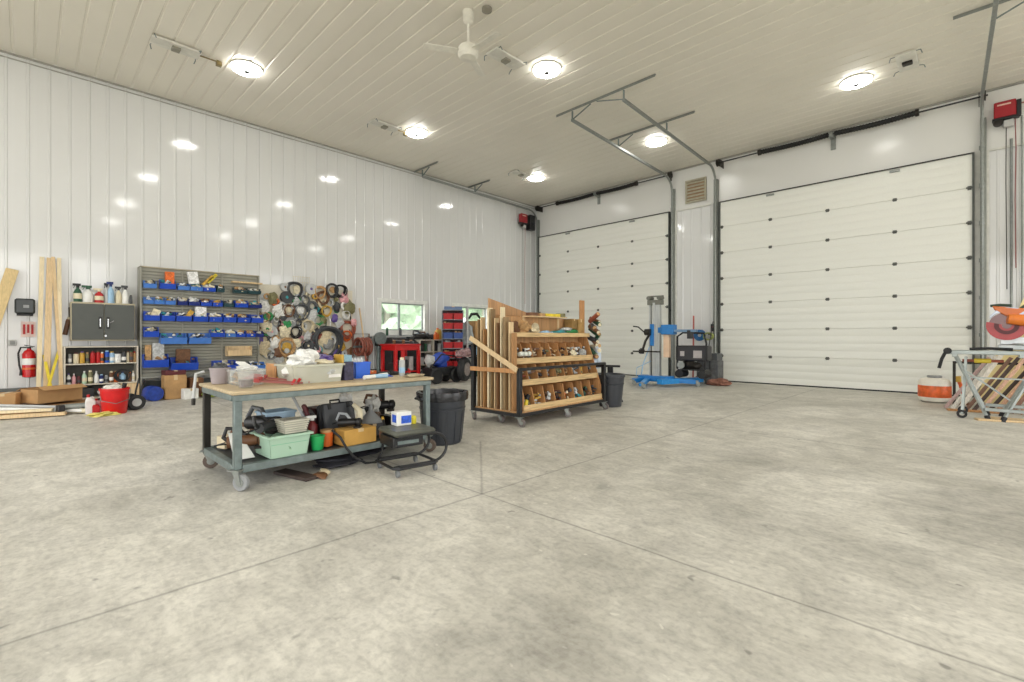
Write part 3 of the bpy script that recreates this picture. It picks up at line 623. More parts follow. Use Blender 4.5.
for s in (-1,1): b = MB(); b.box(.058,.068,s*.10-.018,s*.10+.018,.20,.25); b.build('latch', M_BLK, t, .003)
carton('cardboard_box','wide tan cardboard box in middle of lower bench shelf','box',(-4.22,2.18,SH),(.20,.33,.145),'tan',.05,m=mat('golden cardboard','c79a4e',.8,0,.1))
t = thing('paper_bag', 'white plastic bag hanging under the middle of benchtop', 'bag', (-4.70,2.32,SH+.20), .2)
b = MB(); b.lump((0,0,.10),(.14,.16,.28),11,.5,3); b.build('bag', mat('crinkled white',PAL['white'],.3,0,.15,25,.6), t); b = MB(); b.tube([(0,-.03,.20),(0,-.01,.28),(0,.02,.20)],.008,6); b.build('bag_handle', pm('white'), t)
b = MB(); b.lump((0,0,.09),(.12,.13,.20),14,.5,3); tag(b.build('cloth_bundle', mat('grey cloth','b9b8b2',.8,0,.2,20,.4), loc=(-4.55,2.55,SH+.19)), 'grey white cloth bundle below right part of benchtop', 'cloth')
b = MB(); b.tube([(0,0,0),(.02,.05,.05),(.0,.06,.12),(-.05,.02,.18)],[.02,.035,.03,.02],8); tag(b.build('white_hose', pm('cream'), loc=(-4.33,2.22,SH+.16)), 'cream bent hose piece lying on the tan box', 'hose')
t = thing('funnel', 'grey funnel upside down on the lower shelf', 'funnel', (-4.44,2.46,SH+.13)); b = MB(); b.lathe([(.12,0),(.125,.006),(.02,.12),(.015,.18),(.001,.18)]); b.build('cone', pm('grey'), t)
carton('storage_box','dark box supporting the grey funnel','box',(-4.46,2.46,SH),(.20,.24,.125),'charcoal')
carton('parts_box','small red and white parts box under the bench','box',(-4.19,2.50,SH),(.10,.12,.09),'cream',.2,m=mat('red white print','c9a290',.6,0,.5,18))
carton('black_box','black box with white end label by right bench legs','box',(-4.62,2.83,SH),(.26,.16,.14),'black')
t = thing('air_hose', 'black air hose drooping from the lower bench shelf', 'hose', (-4.15,1.95,0))
pts = [(-.02,-.02,.36),(.06,.02,.30),(.10,.06,.20),(.12,.12,.12),(.14,.22,.05),(.12,.34,.03),(.08,.42,.10),(.05,.46,.20),(.0,.50,.32),(-.06,.52,.38)]
b = MB(); b.tube(pts, .011, 8); b.build('hose', M_BLK, t); b = MB(); b.cyl((-.06,.52,.38),(-.09,.53,.40),.014,n=8); b.build('fitting', pm('gold'), t)
t = thing('floor_plank', 'dark stained plank lying on floor beneath the bench', 'plank', (-4.20,1.62,0.0), .25)
b = MB(); b.box(-.22,.22,-.06,.06,.003,.03); b.build('plank', mat('dark plank','413530',.7,0,.3), t, .003)
for k, (x, y, s, c, l) in enumerate(((-4.02,1.76,.10,'brown','brown wood scrap on floor under the green cup'),(-4.10,1.83,.08,'beige','beige wood scrap on floor beside the dark plank'))):
    b = MB(); b.lump((0,0,.018),(s*1.6,s,.05),k,.3); tag(b.build('wood_scrap', pm(c), loc=(x,y,.002)), l, 'wood scrap', 'wood scraps under the bench')
for k, (x, y, l) in enumerate(((-4.35,2.05,'dark crumpled cloth on floor under the bench middle'),(-4.55,2.40,'dark cloth on floor under the bench right half'))):
    b = MB(); b.lump((0,0,.025),(.34,.42,.07),k+30,.5,3); tag(b.build('shop_cloth', mat('dark cloth','34343a',.9,0,.4,8,.4), loc=(x,y,.003)), l, 'cloth')
carton('paper_parcel','beige wrapped parcel at far left of the lower shelf','parcel',(-4.86,1.28,SH),(.12,.14,.11),'beige',.3)
machine('dark brown tool heaped at the left end below benchtop', (-4.42,1.28,SH+.06), 1.2, 1.0,'brown','black',25)
machine('black and silver drill on the tan cardboard box', (-4.24,2.12,SH+.148), .8, .75,'black','silver',26)
carton('carton_dark','dark maroon carton standing behind tool case under bench','carton',(-4.74,2.10,SH),(.2,.3,.30),'maroon',.1,m=mat('maroon print','4d2e30',.6,0,.4,14))
machine('black drill lying on top of another tool behind green tote', (-4.60,1.48,SH+.15), .5, 1.2,'black','dark grey',15)
machine('black and maroon tool on top of the tools behind the green cup', (-4.60,1.90,SH+.17), 2.8, 1.1,'black','maroon',16)
machine('dark power tool on top of brown one near the rear leg', (-4.62,2.66,SH+.20), 1.0, 1.0,'black','brown',17)
machine('black power tool lying behind the tan cardboard box', (-4.50,2.16,SH), 2.0, 1.2,'charcoal','black',18)
# ================================================================== roller stool
t = thing('roller_stool', 'black rolling mechanic stool with curved tube frame', 'stool', (-3.72,2.42,0), -.12)
b = MB(); b.box(-.19,.19,-.20,.20,.335,.385); b.build('seat', mat('seat vinyl','55574f',.35), t, .022)
b = MB(); b.box(-.15,.13,-.19,.10,.235,.325); b.build('drawer', M_BLKM, t, .006)
b = MB(); b.box(.131,.137,-.15,.05,.262,.292); b.build('drawer_pull', M_STEEL, t)
b = MB(); loop = [(-.19,-.22,.075),(.20,-.22,.075),(.24,-.16,.075),(.24,.10,.075)]
b.tube([(-.22,-.16,.075),(-.18,-.21,.075),(.18,-.21,.075),(.22,-.17,.075),(.22,.17,.075),(.18,.21,.075),(-.18,.21,.075),(-.22,.17,.075)], .0135, 8, True); b.build('base_frame', M_BLKM, t)
for s in (-1,1):
    b = MB(); pts = []
    for k in range(13):
        a = -PI/2+PI*k/12; pts.append((s*.165, .17+.13*math.cos(a)*1.15, .205+.13*math.sin(a)))
    b.tube([(s*.165,-.20,.078),(s*.165,.0,.075)]+pts+[(s*.165,.05,.335),(s*.165,-.16,.33)], .0135, 8); b.build('side_hoop', M_BLKM, t)
for x in (-.19,.19):
    for y in (-.18,.18):
        b = MB(); b.cyl((x,y,.07),(x,y,.05),.015,n=8); b.box(x-.02,x+.02,y-.012,y+.012,.03,.055); c = b.build('caster', M_GALV, t); b = MB(); b.lathe([(.01,-.012),(.028,-.012),(.03,0),(.028,.012),(.01,.012)],(x+.01,y,.031),(0,1,0),14); b.build('wheel', mat('grey wheel','77797b',.5), c)
t = thing('wipes_box', 'white box with blue print standing on the stool seat', 'box', (-3.84,2.44,.386), -.1)
b = MB(); b.box(-.06,.06,-.075,.075,0,.125); b.build('body', pm('white'), t, .005); b = MB(); b.box(.06,.062,-.03,.07,.02,.09); b.box(-.03,.05,-.077,-.075,.03,.1); b.build('blue_print', mat('print blue','2f5fd0',.5,0,.4,40), t)
b = MB(); b.lathe([(.03,0),(.032,.004),(.032,.06),(.015,.075),(.001,.075)]); tag(b.build('small_bottle', mat('yellow plastic','d9cc3a',.4), loc=(-3.82,2.555,.386)), 'small yellow bottle on stool seat beside white box', 'bottle')
# ================================================================== round refuse bins
def refuse(label, loc, h=.60, rt=.265, rb=.215, col=M_TRASH, ribs_=True):
    t = thing('refuse_bin', label, 'trash can', loc)
    b = MB(); b.lathe([(rb*.95,0),(rb,.01),(rt,h-.05),(rt+.018,h-.045),(rt+.018,h),(rt-.008,h),(rb-.01,.03),(.001,.03)], n=36); b.build('body', col, t)
    b = MB(); b.lathe([(rb+(rt-rb)*.68,h*.68),(rb+(rt-rb)*.68+.014,h*.69),(rb+(rt-rb)*.72+.014,h*.715),(rb+(rt-rb)*.72,h*.725)], n=36); b.build('band', col, t)
    if ribs_:
        for k in range(14):
            a = k*PI/7; r0, r1 = rb+.004, rb+(rt-rb)*.66+.004
            b = MB(); b.beam((r0*math.cos(a),r0*math.sin(a),.03),(r1*math.cos(a),r1*math.sin(a),h*.66),.012,.008,(math.cos(a),math.sin(a),0)); b.build('rib', col, t)
    for s in (-1,1):
        b = MB(); q = rt+.01; b.tube([(s*.0-.06,s*q,h-.02),(-.06,s*(q+.05),h-.05),(.06,s*(q+.05),h-.05),(.06,s*q,h-.02)],.013,8); b.build('handle', col, t)
    return t
refuse('dark ribbed round trash can behind the right end of workbench', (-4.40,3.34,0), .57, .265, .215)
b = MB()
n = 28; R_ = [[b.v((r*math.cos(2*PI*k/n)*(1+.04*noise.noise(Vector((k*.9,j,0)))), r*math.sin(2*PI*k/n), z+.02*noise.noise(Vector((k*1.3,j*2.,3))))) for k in range(n)] for j, (r, z) in enumerate(((.292,.49),(.298,.555),(.292,.582),(.252,.578),(.225,.44)))]
for j in range(4):
    for k in range(n): b.f([R_[j][k],R_[j][(k+1)%n],R_[j+1][(k+1)%n],R_[j+1][k]])
tag(b.build('bin_liner', mat('black film','222225',.25,0,.1,20,.5), loc=(-4.40,3.34,0)), 'black plastic liner folded over the trash can behind bench', 'bin liner')
refuse('smooth dark round trash can at right end of lumber rack', (-4.60,7.12,0), .56, .24, .19, M_TRASH, False)
t = thing('saw_horse_head', 'black clamp head sticking up behind the smooth trash can', 'clamp', (-4.92,7.62,0), .4)
b = MB(); b.tube([(-.22,0,0),(0,0,.58),(.22,0,0)],.018,8); b.build('leg_frame', M_BLKM, t); b = MB(); b.tube([(0,-.2,0),(0,0,.5),(0,.2,0)],.016,8); b.build('cross_leg', M_BLKM, t)
b = MB(); b.box(-.18,.18,-.03,.03,.64,.68); b.box(-.05,.05,-.04,.04,.52,.66); b.build('head', M_BLKM, t, .008); b = MB(); b.box(-.16,-.08,-.032,.04,.52,.63); b.build('white_pad', pm('white'), t, .005)
# ================================================================== lumber and hardware rack on casters
RL, RD = 2.12, .92
RK = (-4.36, 4.58, 0.); RZ = .030
rk = thing('lumber_rack', 'pine bin rack in a black wheeled frame, full of lumber offcuts', 'lumber rack', RK, RZ)
Mr = Matrix.Translation(RK) @ Matrix.Rotation(RZ,4,'Z')
def part(b, name, m, bevel=0.): return b.build(name, m, rk, bevel)
for x, hh in ((-.02,.78),(-RD,1.10)):
    for y in (.02, RL-.02): b = MB(); b.box(x-.03,x+.03,y-.03,y+.03,.13,hh); part(b, 'post', M_BLKM, .004)
b = MB(); b.box(-.045,.005,0,RL,.745,.785); part(b, 'front_rail', M_BLKM, .006)
b = MB(); b.box(-.04,.0,0,RL,.13,.175); b.box(-RD-.02,-RD+.02,0,RL,.13,.175); b.box(-RD,0,.0,.04,.13,.175); b.box(-RD,0,RL-.04,RL,.13,.175); part(b, 'base_frame', M_BLKM, .004)
for y in (.02, RL-.02): b = MB(); b.box(-RD,-.04,y-.015,y+.015,.70,.74) if y > 1 else b.box(-RD-.02,-.04,-.035,-.002,.715,.775); part(b, 'end_rail', M_OAK if y < 1 else M_BLKM, .003)
b = MB(); b.beam((-RD-.02,-.03,1.19),(-.02,-.03,.76), .07,.022,(0,1,0)); part(b, 'diagonal_brace', M_PINE, .003)
for x, y, a in ((-.02,.02,.3),(-RD,.02,-.4),(-.02,RL-.02,.2),(-RD,RL-.02,.5),(-.03,RL*.5,.8),(-RD*.5,.1,.0)): caster(rk, x, y, .135, .052, mat('worn caster wheel','6c6462',.6), a)
b = MB(); b.box(-RD+.02,-.02,.03,RL-.03,.176,.195); part(b, 'deck', M_PLY)
# side panels of the bin unit
for y in (.13, RL-.05):
    b = MB(); b.prism([(-.05,y,.196),(-.05,y,.40),(-.36,y,1.27),(-.50,y,1.27),(-.50,y,.196)], (0,.018,0)); part(b, 'side_panel', M_OAK, .002)
b = MB(); b.box(-.515,-.50,.13,RL-.03,.196,1.50); part(b, 'back_panel', M_PLY, .002)
tiers = ((-.05,.215,.30),(-.135,.555,.27),(-.235,.85,.27))     # front x, bottom z, bay height
y0, y1 = .148, RL-.05
for i, (x, z, hb) in enumerate(tiers):
    b = MB(); b.hexa([(x,y0,z),(-.50,y0,z-.02),(-.50,y1,z-.02),(x,y1,z),(x,y0,z+.012),(-.50,y0,z-.008),(-.50,y1,z-.008),(x,y1,z+.012)]); part(b, 'shelf', M_PLY)
    b = MB(); b.box(x-.002,x+.018,y0-.02,y1+.02,z-.03,z+.055); part(b, 'front_lip', M_PALEY, .003)
    nb = 9 if i else 8
    for k in range(1,nb):
        y = y0+(y1-y0)*k/nb; b = MB(); b.prism([(x-.005,y-.006,z+.012),(x-.07,y-.006,z+hb-.02),(-.50,y-.006,z+hb+.005),(-.50,y-.006,z)], (0,.012,0)); part(b, 'divider', M_OAK, .001)
b = MB(); b.box(-.50,-.30,.13,RL-.03,1.22,1.24); part(b, 'top_shelf', M_PLY); b = MB(); b.box(-.31,-.29,.12,RL-.02,1.20,1.265); part(b, 'front_lip', M_PALEY, .003)
b = MB(); b.box(-.50,-.32,.62,1.50,1.50,1.515); b.box(-.50,-.48,.62,.66,1.24,1.5); b.box(-.50,-.48,1.46,1.50,1.24,1.5); part(b, 'upper_shelf', M_PINE)
# contents of the compartments
CONT = [['olive','gold','brown','maroon','orange','teal','dark green','charcoal'],['reddish brown','dark grey','light grey','cream','olive','brown','light grey','gold','black'],['light grey','white','brown','tan','brown','tan','beige','white','charcoal']]
WHERE = ['bottom','middle','top']
OR = ['first','second','third','fourth','fifth','sixth','seventh','eighth','ninth']
rnd = random.Random(3)
for i, (x, z, hb) in enumerate(tiers):
    nb = 9 if i else 8
    for k in range(nb):
        c = CONT[i][k]; yc = y0+(y1-y0)*(k+.5)/nb; w = (y1-y0)/nb-.03; p = Mr @ Vector((x-.10,yc,z+.013))
        ms = [pm(c), pm(rnd.choice(['tan','grey','brown','charcoal'])), pm(rnd.choice(['light grey','black','olive','cream']))]
        b = MB(); sub = rnd.choice((0,1,1,2))
        for q in range(22):
            b.mi = rnd.choice((0,0,1,2)); s = rnd.uniform(.025,.06)
            if sub == 0: b.lump((rnd.uniform(-.12,.05),rnd.uniform(-w/2+.03,w/2-.03),rnd.uniform(.02,.16)),(s*1.4,s*1.4,s*1.4),q,.3,1)
            else:
                mm = Matrix.Translation((rnd.uniform(-.12,.04),rnd.uniform(-w/2+.04,w/2-.04),rnd.uniform(.025,.17))) @ Matrix.Rotation(rnd.uniform(0,3),4,'Z') @ Matrix.Rotation(rnd.uniform(-.4,.4),4,'Y')
                if sub == 1: b.box(-s*.8,s*.8,-s*.3,s*.3,-.012,.012,mm)
                else: b.cyl(mm @ Vector((-s,0,0)), mm @ Vector((s,0,0)), s*.25, n=8)
        o = b.build('hardware_pile', ms); o.location = p; o.rotation_euler.z = RZ
        tag(o, 'pile of small %s parts, %s compartment from left in %s row of lumber rack' % (c.replace('reddish brown','brown'), OR[k], WHERE[i]), 'hardware', 'piles of parts in the rack compartments', 'stuff')
def onrack(x, y, z): return Mr @ Vector((x,y,z))
# named bits in the rack
t = thing('yellow_fitting', 'yellow and black tool at the left of the bottom rack row', 'tool', onrack(-.10,.26,.235), RZ)
b = MB(); b.cyl((-.0,-.03,.0),(0,.01,.13),.03,.022,12); b.build('body', pm('yellow'), t); b = MB(); b.cyl((.0,.0,.10),(.01,.03,.17),.03,n=12); b.box(-.03,.03,.0,.05,0,.05); b.build('grip', M_BLK, t, .004)
for k in range(3):
    b = MB(); b.lathe([(.028,0),(.034,.01),(.034,.06),(.028,.07),(.001,.07)], axis=(1,0,.2), n=14)
    tag(b.build('roll_end', mat('pale roll','d3d7cf',.5), loc=onrack(-.23,.24+.085*k,.955)), 'pale roll end in upper left compartment, %s of three' % ('leftmost','middle','rightmost')[k], 'roll', 'pale rolls in the rack')
b = MB(); b.lump((0,0,.06),(.11,.13,.13),4,.3); tag(b.build('rope_bundle', mat('white rope',PAL['cream'],.8,0,.3,40,.8), loc=onrack(-.28,1.60,.87)), 'cream rope bundle in top row, right part of lumber rack', 'rope')
b = MB(); b.lump((0,0,.07),(.12,.15,.15),9,.35); tag(b.build('rope_bundle', mat('grey rope','a5a6a4',.8,0,.35,40,.8), loc=onrack(-.28,1.86,.87)), 'grey rope bundle in the last compartment of the top row', 'rope')
# top shelf stuff
tops = [(.26,.18,.20,'brown','crumpled paper sack','sack'),(.50,.2,.22,'tan','crumpled paper sack','sack'),(.74,.18,.17,'beige','crumpled paper sack','sack')]
for k, (y, sx, sz, c, n, cat) in enumerate(tops):
    b = MB(); b.lump((0,0,sz*.38),(.18,.24,sz),k+50,.5,3); tag(b.build('paper_sack', mat('sack '+c, PAL[c], .85,0,.3,12,.7), loc=onrack(-.39,y,1.242)), '%s %s on the top rack shelf, %s' % (c, n, ('leftmost','second from left','under the upper shelf left end')[k]), cat, 'paper sacks on the rack')
for k, (y, w, c, zz, l) in enumerate(((1.02,.30,'light blue',.06,'pale blue folded sheet on top rack shelf below the upper shelf'),(1.36,.36,'teal',.07,'teal green pouch on top rack shelf right of the pale blue sheet'),(1.72,.34,'green',.09,'green and white pack on top rack shelf near right end'),(1.55,.25,'light grey',.06,'light grey pouch between the teal and green packs on the rack'))):
    b = MB(); b.lump((0,0,zz*.4),(.15,w*.9,zz),k+70,.3,3); tag(b.build('pouch', mat('pouch '+c, PAL[c], .4,0,.45,16,.4), loc=onrack(-.38,y,1.242 if k < 3 else 1.30)), l, 'pouch')
for k, (y, w, c, h_, l) in enumerate(((.74,.16,'brown',.05,'brown offcut stacked on the small upper rack shelf left end'),(.92,.12,'tan',.045,'tan offcut on the small upper rack shelf beside brown one'),(1.18,.36,'yellow',.045,'long yellow strip box on the small upper rack shelf'),(1.44,.10,'olive',.06,'olive offcut at right end of small upper rack shelf'))):
    carton('offcut' if k != 2 else 'strip_box', l, 'offcut' if k != 2 else 'box', onrack(-.41,y,1.516), (.12,w,h_), c, RZ, tape=False, m=mat('offcut '+c, PAL[c], .6, 0, .3, 12))
carton('brown_box','brown small box with dark side on rack right top','box',onrack(-.40,1.70,1.335),(.15,.16,.16),'olive',RZ+.1,m=mat('aged cardboard','8a6c3c',.8,0,.3,8))
carton('brown_box','tan small box right of the dark-sided one on rack top','box',onrack(-.40,1.90,1.245),(.15,.16,.25),'tan',RZ,m=mat('aged tan cardboard','a5824c',.8,0,.3,8))
# tall pieces stored upright behind the bin unit; each one a thing
def board(name, label, cat, p, size, m, rx=0., ry=0., rz=0., group=None):
    """upright board, base at p; size = thickness(x), width(y), height"""
    b = MB(); a, c, d = size; b.box(-a/2,a/2,-c/2,c/2,0,d); o = b.build(name, m, None, min(a,.02)*.12); o.location = p; o.rotation_euler = (rx,ry,rz)
    return tag(o, label, cat, group)
b = MB(); b.prism([(0,.28,0),(0,1.9,0),(0,1.9,1.24),(0,.28,1.585)],(.018,0,0)); o = b.build('plywood_sheet', wood('plywood sheet','c09468',3)); o.location = onrack(-.885,0,.196); o.rotation_euler.z = RZ
tag(o, 'tall plywood sheet with slanting top rising above the left of the rack', 'plywood')
# its slanted top is made by a second tilted sheet
board('plywood_sheet','weathered plywood sheet leaning in front of the tallest sheet','plywood', onrack(-.83,1.2,.196), (.016,1.5,1.12), wood('weathered ply','a08560',3), 0, .0, RZ)
ends = [(-.12,.045,1.16,'OAK','orange'),(-.19,.02,1.22,'PINE','pale'),(-.27,.07,1.20,'PLY','brown'),(-.35,.02,1.25,'PINEL','light'),(-.41,.04,1.30,'DK','dark'),(-.47,.02,1.28,'PINE','pale'),(-.53,.03,1.32,'PLY','brown'),(-.60,.05,1.25,'PINEL','light'),(-.68,.03,1.22,'OAK','orange'),(-.75,.02,1.30,'PINE','pale'),(-.80,.02,1.18,'PLY','brown')]
mm_ = {'OAK':wood('brown board','a97c4e'),'PINE':M_PINE,'PLY':wood('grey brown board','8d7350'),'PINEL':M_PINEL,'DK':wood('dark board','7b5636')}
nm = ['nearest the bin unit','second from the bin unit','third from the bin unit','fourth from the bin unit','fifth from the bin unit','sixth, mid end of rack','seventh, mid end of rack','fourth from the back post','third from the back post','next to last before the back','backmost at the post']
for k, (x, w, hh, m, c) in enumerate(ends):
    board('lumber_board', '%s upright board in the left end of rack, %s' % (c, nm[k]), 'board', onrack(x-.04, .07+.012*(k%2), .196), (max(.018,w*.62), .085, hh-.10+.09*((k*5)%4)), mm_[m], 0, 0, RZ, 'upright boards in the rack end')
for k, (x, y, hh, w, c, l) in enumerate(((-.56,.42,1.28,.5,'PLY','brown panel offcut standing behind the bins, front one'),(-.62,.75,1.25,.7,'PINE','pale panel offcut standing behind the bins, second'),(-.69,.5,1.33,.55,'OAK','orange panel offcut standing behind the bins, third'),(-.75,1.3,1.22,.8,'PLY','brown panel offcut standing behind the bins, rear right'))):
    board('panel_offcut', l, 'panel', onrack(x,y,.196), (.018,w,hh), mm_[c], 0, 0, RZ, 'panel offcuts in the rack')
board('lumber_stud','single tall orange stud standing up at the right of rack','board', onrack(-.56,2.26,.0), (.03,.13,1.84), M_OAK, 0, 0, RZ)
# bundle of rods and pipes whose ends show at the right end
rr = random.Random(5)
for k in range(16):
    c = rr.choice(['brown','cream','dark green','charcoal','reddish brown','white','brown','black']); a = Mr @ Vector((-.30-.05*(k%4), RL+.02+.03*(k//4%2), .0)); hh = 1.62-.075*(k//2)+rr.uniform(-.02,.02)
    b = MB(); q1 = rr.uniform(-.4,.4); q2 = rr.uniform(-.5,.5); d = Vector((.8,-.5+q1,q2)).normalized(); rad = rr.uniform(.028,.042)
    b.cyl(-d*.16, d*.10, rad, rad, 12); b.mi = 1; b.cyl(d*.10, d*.104, rad*.8, rad*.8, 12)
    o = b.build('pipe_offcut', [pm(c), pm('cream' if k % 3 else 'tan')]); o.location = onrack(-.22-.06*(k%2), RL+.03+.05*((k*3)%4)*.8, 1.54-.055*k)
    tag(o, '%s pipe or rod end sticking out at the right rack end, %s' % (c.replace('reddish ',''), ['topmost','second highest','high left','high right','upper left','upper right','upper middle','centre','centre left','centre right','lower middle','lower left','lower right','third lowest','second lowest','lowest'][k]), 'pipe', 'pipe offcuts at the right end of the rack')
t = thing('white_bag', 'pale blue white plastic bag hanging at right rack end', 'bag', onrack(-.22,RL+.10,.70), RZ)
b = MB(); b.lump((0,0,.14),(.12,.14,.36),5,.4,3,False); b.build('bag', mat('bluish white film','c9d6e4',.35,0,.1,20,.4), t); b = MB(); b.tube([(0,-.04,.29),(0,-.06,.36),(0,.0,.38),(0,.03,.29)],.006,6); b.build('bag_handle', pm('white'), t)
t = thing('folding_stool', 'dark teal folded panel standing behind white bag, right of rack', 'panel', onrack(-.62,RL+.30,.0), RZ)
b = MB(); b.prism([(0,-.18,0),(0,.12,0),(0,.05,.92),(0,-.14,.95)],(.02,0,0)); b.build('panel', mat('dark teal','3f5f60',.5), t, .004); b = MB(); b.beam((.03,.12,0),(.03,.04,.95),.02,.02); b.build('edge_strip', pm('light blue'), t)
# ================================================================== left wall, far left corner of the picture
def Lw(px, py, x): y, z = onx(px, py, x); return Vector((x, y, z))
def lean(name, label, cat, p0, p1, w, th, m, up=(1,0,0), group=None):
    b = MB(); p0 = Vector(p0); p1 = Vector(p1)-p0; b.beam((0,0,0), p1, w, th, up); o = b.build(name, m, None, .003); o.location = p0; return tag(o, label, cat, group)
lean('lumber_board','short pine board leaning at the far left picture edge','board',(-11.5,-.50,.9),(-11.83,-.17,2.36),.16,.035,wood('golden pine','d6bd8a',6,'Z',.15))
b = MB(); b.box(0,.10,-.09,.09,0,.30); b.box(.09,.12,-.07,.07,.02,.26)
t = thing('towel_dispenser','black wall-mounted paper towel dispenser above the fire extinguisher','dispenser',(XL+.012,-.02,1.60)); 
b = MB(); b.box(0,.20,-.125,.125,0,.26); b.build('housing', mat('dark glossy plastic','2f3333',.3), t, .025); b = MB(); b.box(.03,.19,-.10,.10,-.03,0); b.build('paper_slot', M_BLK, t, .004); b = MB(); b.box(.198,.202,-.02,.05,.10,.15); b.build('sticker', pm('grey'), t)
t = thing('red_tool_card','white card with red strips hung between dispenser and extinguisher','sign',(XL+.014,.02,1.20))
b = MB(); b.box(0,.006,-.09,.09,0,.27); b.build('card', mat('pinkish card','e6cfc8',.6), t)
for k in range(3): b = MB(); b.box(.006,.014,-.065+.05*k,-.035+.05*k,.05+.02*(k%2),.22); b.build('red_strip', pm('red'), t)
t = thing('fire_extinguisher','red fire extinguisher with white label hung on the left wall','fire extinguisher',(XL+.13,.03,.50))
b = MB(); b.lathe([(.06,0),(.085,.01),(.088,.40),(.06,.46),(.03,.48),(.03,.50),(.001,.50)]); b.build('cylinder', mat('extinguisher red','c01318',.25), t)
b = MB(); b.lathe([(.089,.22),(.0905,.22),(.0905,.33),(.089,.33)]); b.build('label_wrap', pm('white'), t); b = MB(); b.lathe([(.089,.14),(.0902,.14),(.0902,.17),(.089,.17)]); b.build('orange_band', pm('orange'), t)
b = MB(); b.cyl((0,0,.49),(0,0,.53),.025,n=10); b.beam((0,-.06,.56),(0,.07,.53),.02,.012); b.beam((0,-.07,.53),(0,.05,.52),.02,.01); b.build('valve_handle', M_BLK, t)
b = MB(); b.tube([(0,-.03,.52),(.0,-.10,.52),(0,-.13,.42),(0,-.12,.22),(.02,-.10,.12)],.013,8); b.cyl((.02,-.10,.14),(.03,-.10,.04),.012,.022,8); b.build('hose', M_BLK, t)
b = MB(); b.box(-.13,-.09,-.03,.03,.3,.48); b.build('wall_bracket', M_GALV, t)
t = thing('wall_outlet','small grey outlet box on wall left of extinguisher','outlet',(XL+.012,-.17,1.05)); b = MB(); b.box(0,.05,-.05,.05,0,.10); b.build('box', pm('light grey'), t, .006); b = MB(); b.box(.05,.054,-.03,.03,.02,.08); b.build('cover', pm('grey'), t)
# leaning lumber
for k, (a, c, w, m, l) in enumerate((((38,392),(42,257),.06,M_PINEL,'pale pine board leaning on wall, leftmost of the tall group'),((46,394),(50,258),.085,M_PINE,'pine board leaning on wall, second of the tall group'),((63,388),(53,257),.05,M_PINE,'pine board leaning right to left, third of the tall group'),((61,389),(59,258),.055,M_PINEL,'pale pine board leaning on wall, rightmost of the tall group'))):
    p0 = Lw(a[0],a[1],-11.45); p0.z = max(.01,p0.z); p0.z = .012; p1 = Lw(c[0],c[1],-11.82); lean('lumber_board', l, 'board', p0, p1, w, .035, m, group='tall boards leaning on the left wall')
for k, (a, c, l) in enumerate((((48,388),(59,350),'yellow strap board slanting between tall boards and shelf'),((51,388),(44,355),'short yellow stick leaning behind the tall boards'))):
    lean('yellow_stick', l, 'stick', Lw(a[0],a[1],-11.36)*1., Lw(c[0],c[1],-11.60), .04,.02, pm('yellow'))
t = thing('hanging_brush','dark long-handled tool hanging on wall left of cabinet','tool',(XL+.06,.545,1.22)); b = MB(); b.tube([(0,0,.52),(0,.01,.30),(0,-.01,.28)],.014,8); b.build('handle', M_BLK, t); b = MB(); b.cyl((0,-.01,.30),(0,-.06,.02),.03,.035,10); b.build('head', pm('brown'), t); b = MB(); b.cyl((0,-.0,.34),(0,-.01,.30),.022,n=10); b.build('collar', pm('cream'), t)
# wall cabinet
CX = -11.5
t = thing('wall_cabinet','grey two-door wall cabinet with spray bottles on top','cabinet',(XL+.012,1.0,1.13))
Wc = .45; Hc = .70; Dc = CX-XL-.03
b = MB(); b.box(0,Dc,-Wc,Wc,0,Hc); b.build('body', mat('cabinet edge','b3a98f',.5), t, .005)
M_CABD = mat('cabinet door grey','50534f',.45,.1,.05)
for k, (a, c) in enumerate(((-Wc+.012,-.004),(.004,Wc-.012))):
    b = MB(); b.box(Dc,Dc+.02,a,c,.02,Hc-.03); d = b.build('door', M_CABD, t, .004)
    b = MB(); yh = -.055 if k == 0 else .055; b.box(Dc+.02,Dc+.026,yh-.022,yh+.022,.22,.44); b.build('handle_plate', M_BLK, d, .002)
    b = MB(); b.tube([(Dc+.026,yh,.25),(Dc+.06,yh,.26),(Dc+.06,yh,.40),(Dc+.026,yh,.41)],.013,8); b.build('handle', M_CHROME, d)
b = MB(); b.cyl((Dc+.02,.02,.09),(Dc+.032,.02,.09),.016,n=12); b.build('lock', M_CHROME, t)
b = MB(); b.beam((Dc+.022,.08,.33),(Dc+.03,.14,.37),.02,.004); b.build('key_tag', pm('white'), t)
ZC = 1.13+Hc+.002
for k, (y, r, h, c, cp, kd, l) in enumerate(((-.35,.055,.25,'dark green','black','spray','dark green spray bottle'),(-.21,.07,.23,'white','dark green','spray','white round spray bottle'),(-.055,.065,.20,'red','cream','spray','red jug-like spray bottle'),(.05,.03,.28,'light grey','black','spray','slim light grey spray bottle'),(.11,.05,.30,'light blue','navy blue','spray','pale blue spray bottle'),(.225,.045,.24,'cream','charcoal','spray','cream spray bottle'),(.325,.05,.26,'white','charcoal','spray','white spray bottle'),(.41,.022,.13,'dark grey','black','can','small dark grey can'))):
    bottle(l+' on top of the grey wall cabinet', (-11.68,1.0+y,ZC), r*1.05, h*1.35, c, cp, kd, 'spray bottles on the cabinet', 'spray_bottle' if kd == 'spray' else 'spray_can', 'spray bottle' if kd == 'spray' else 'spray can', band='cream' if c in ('dark green','red') else None)
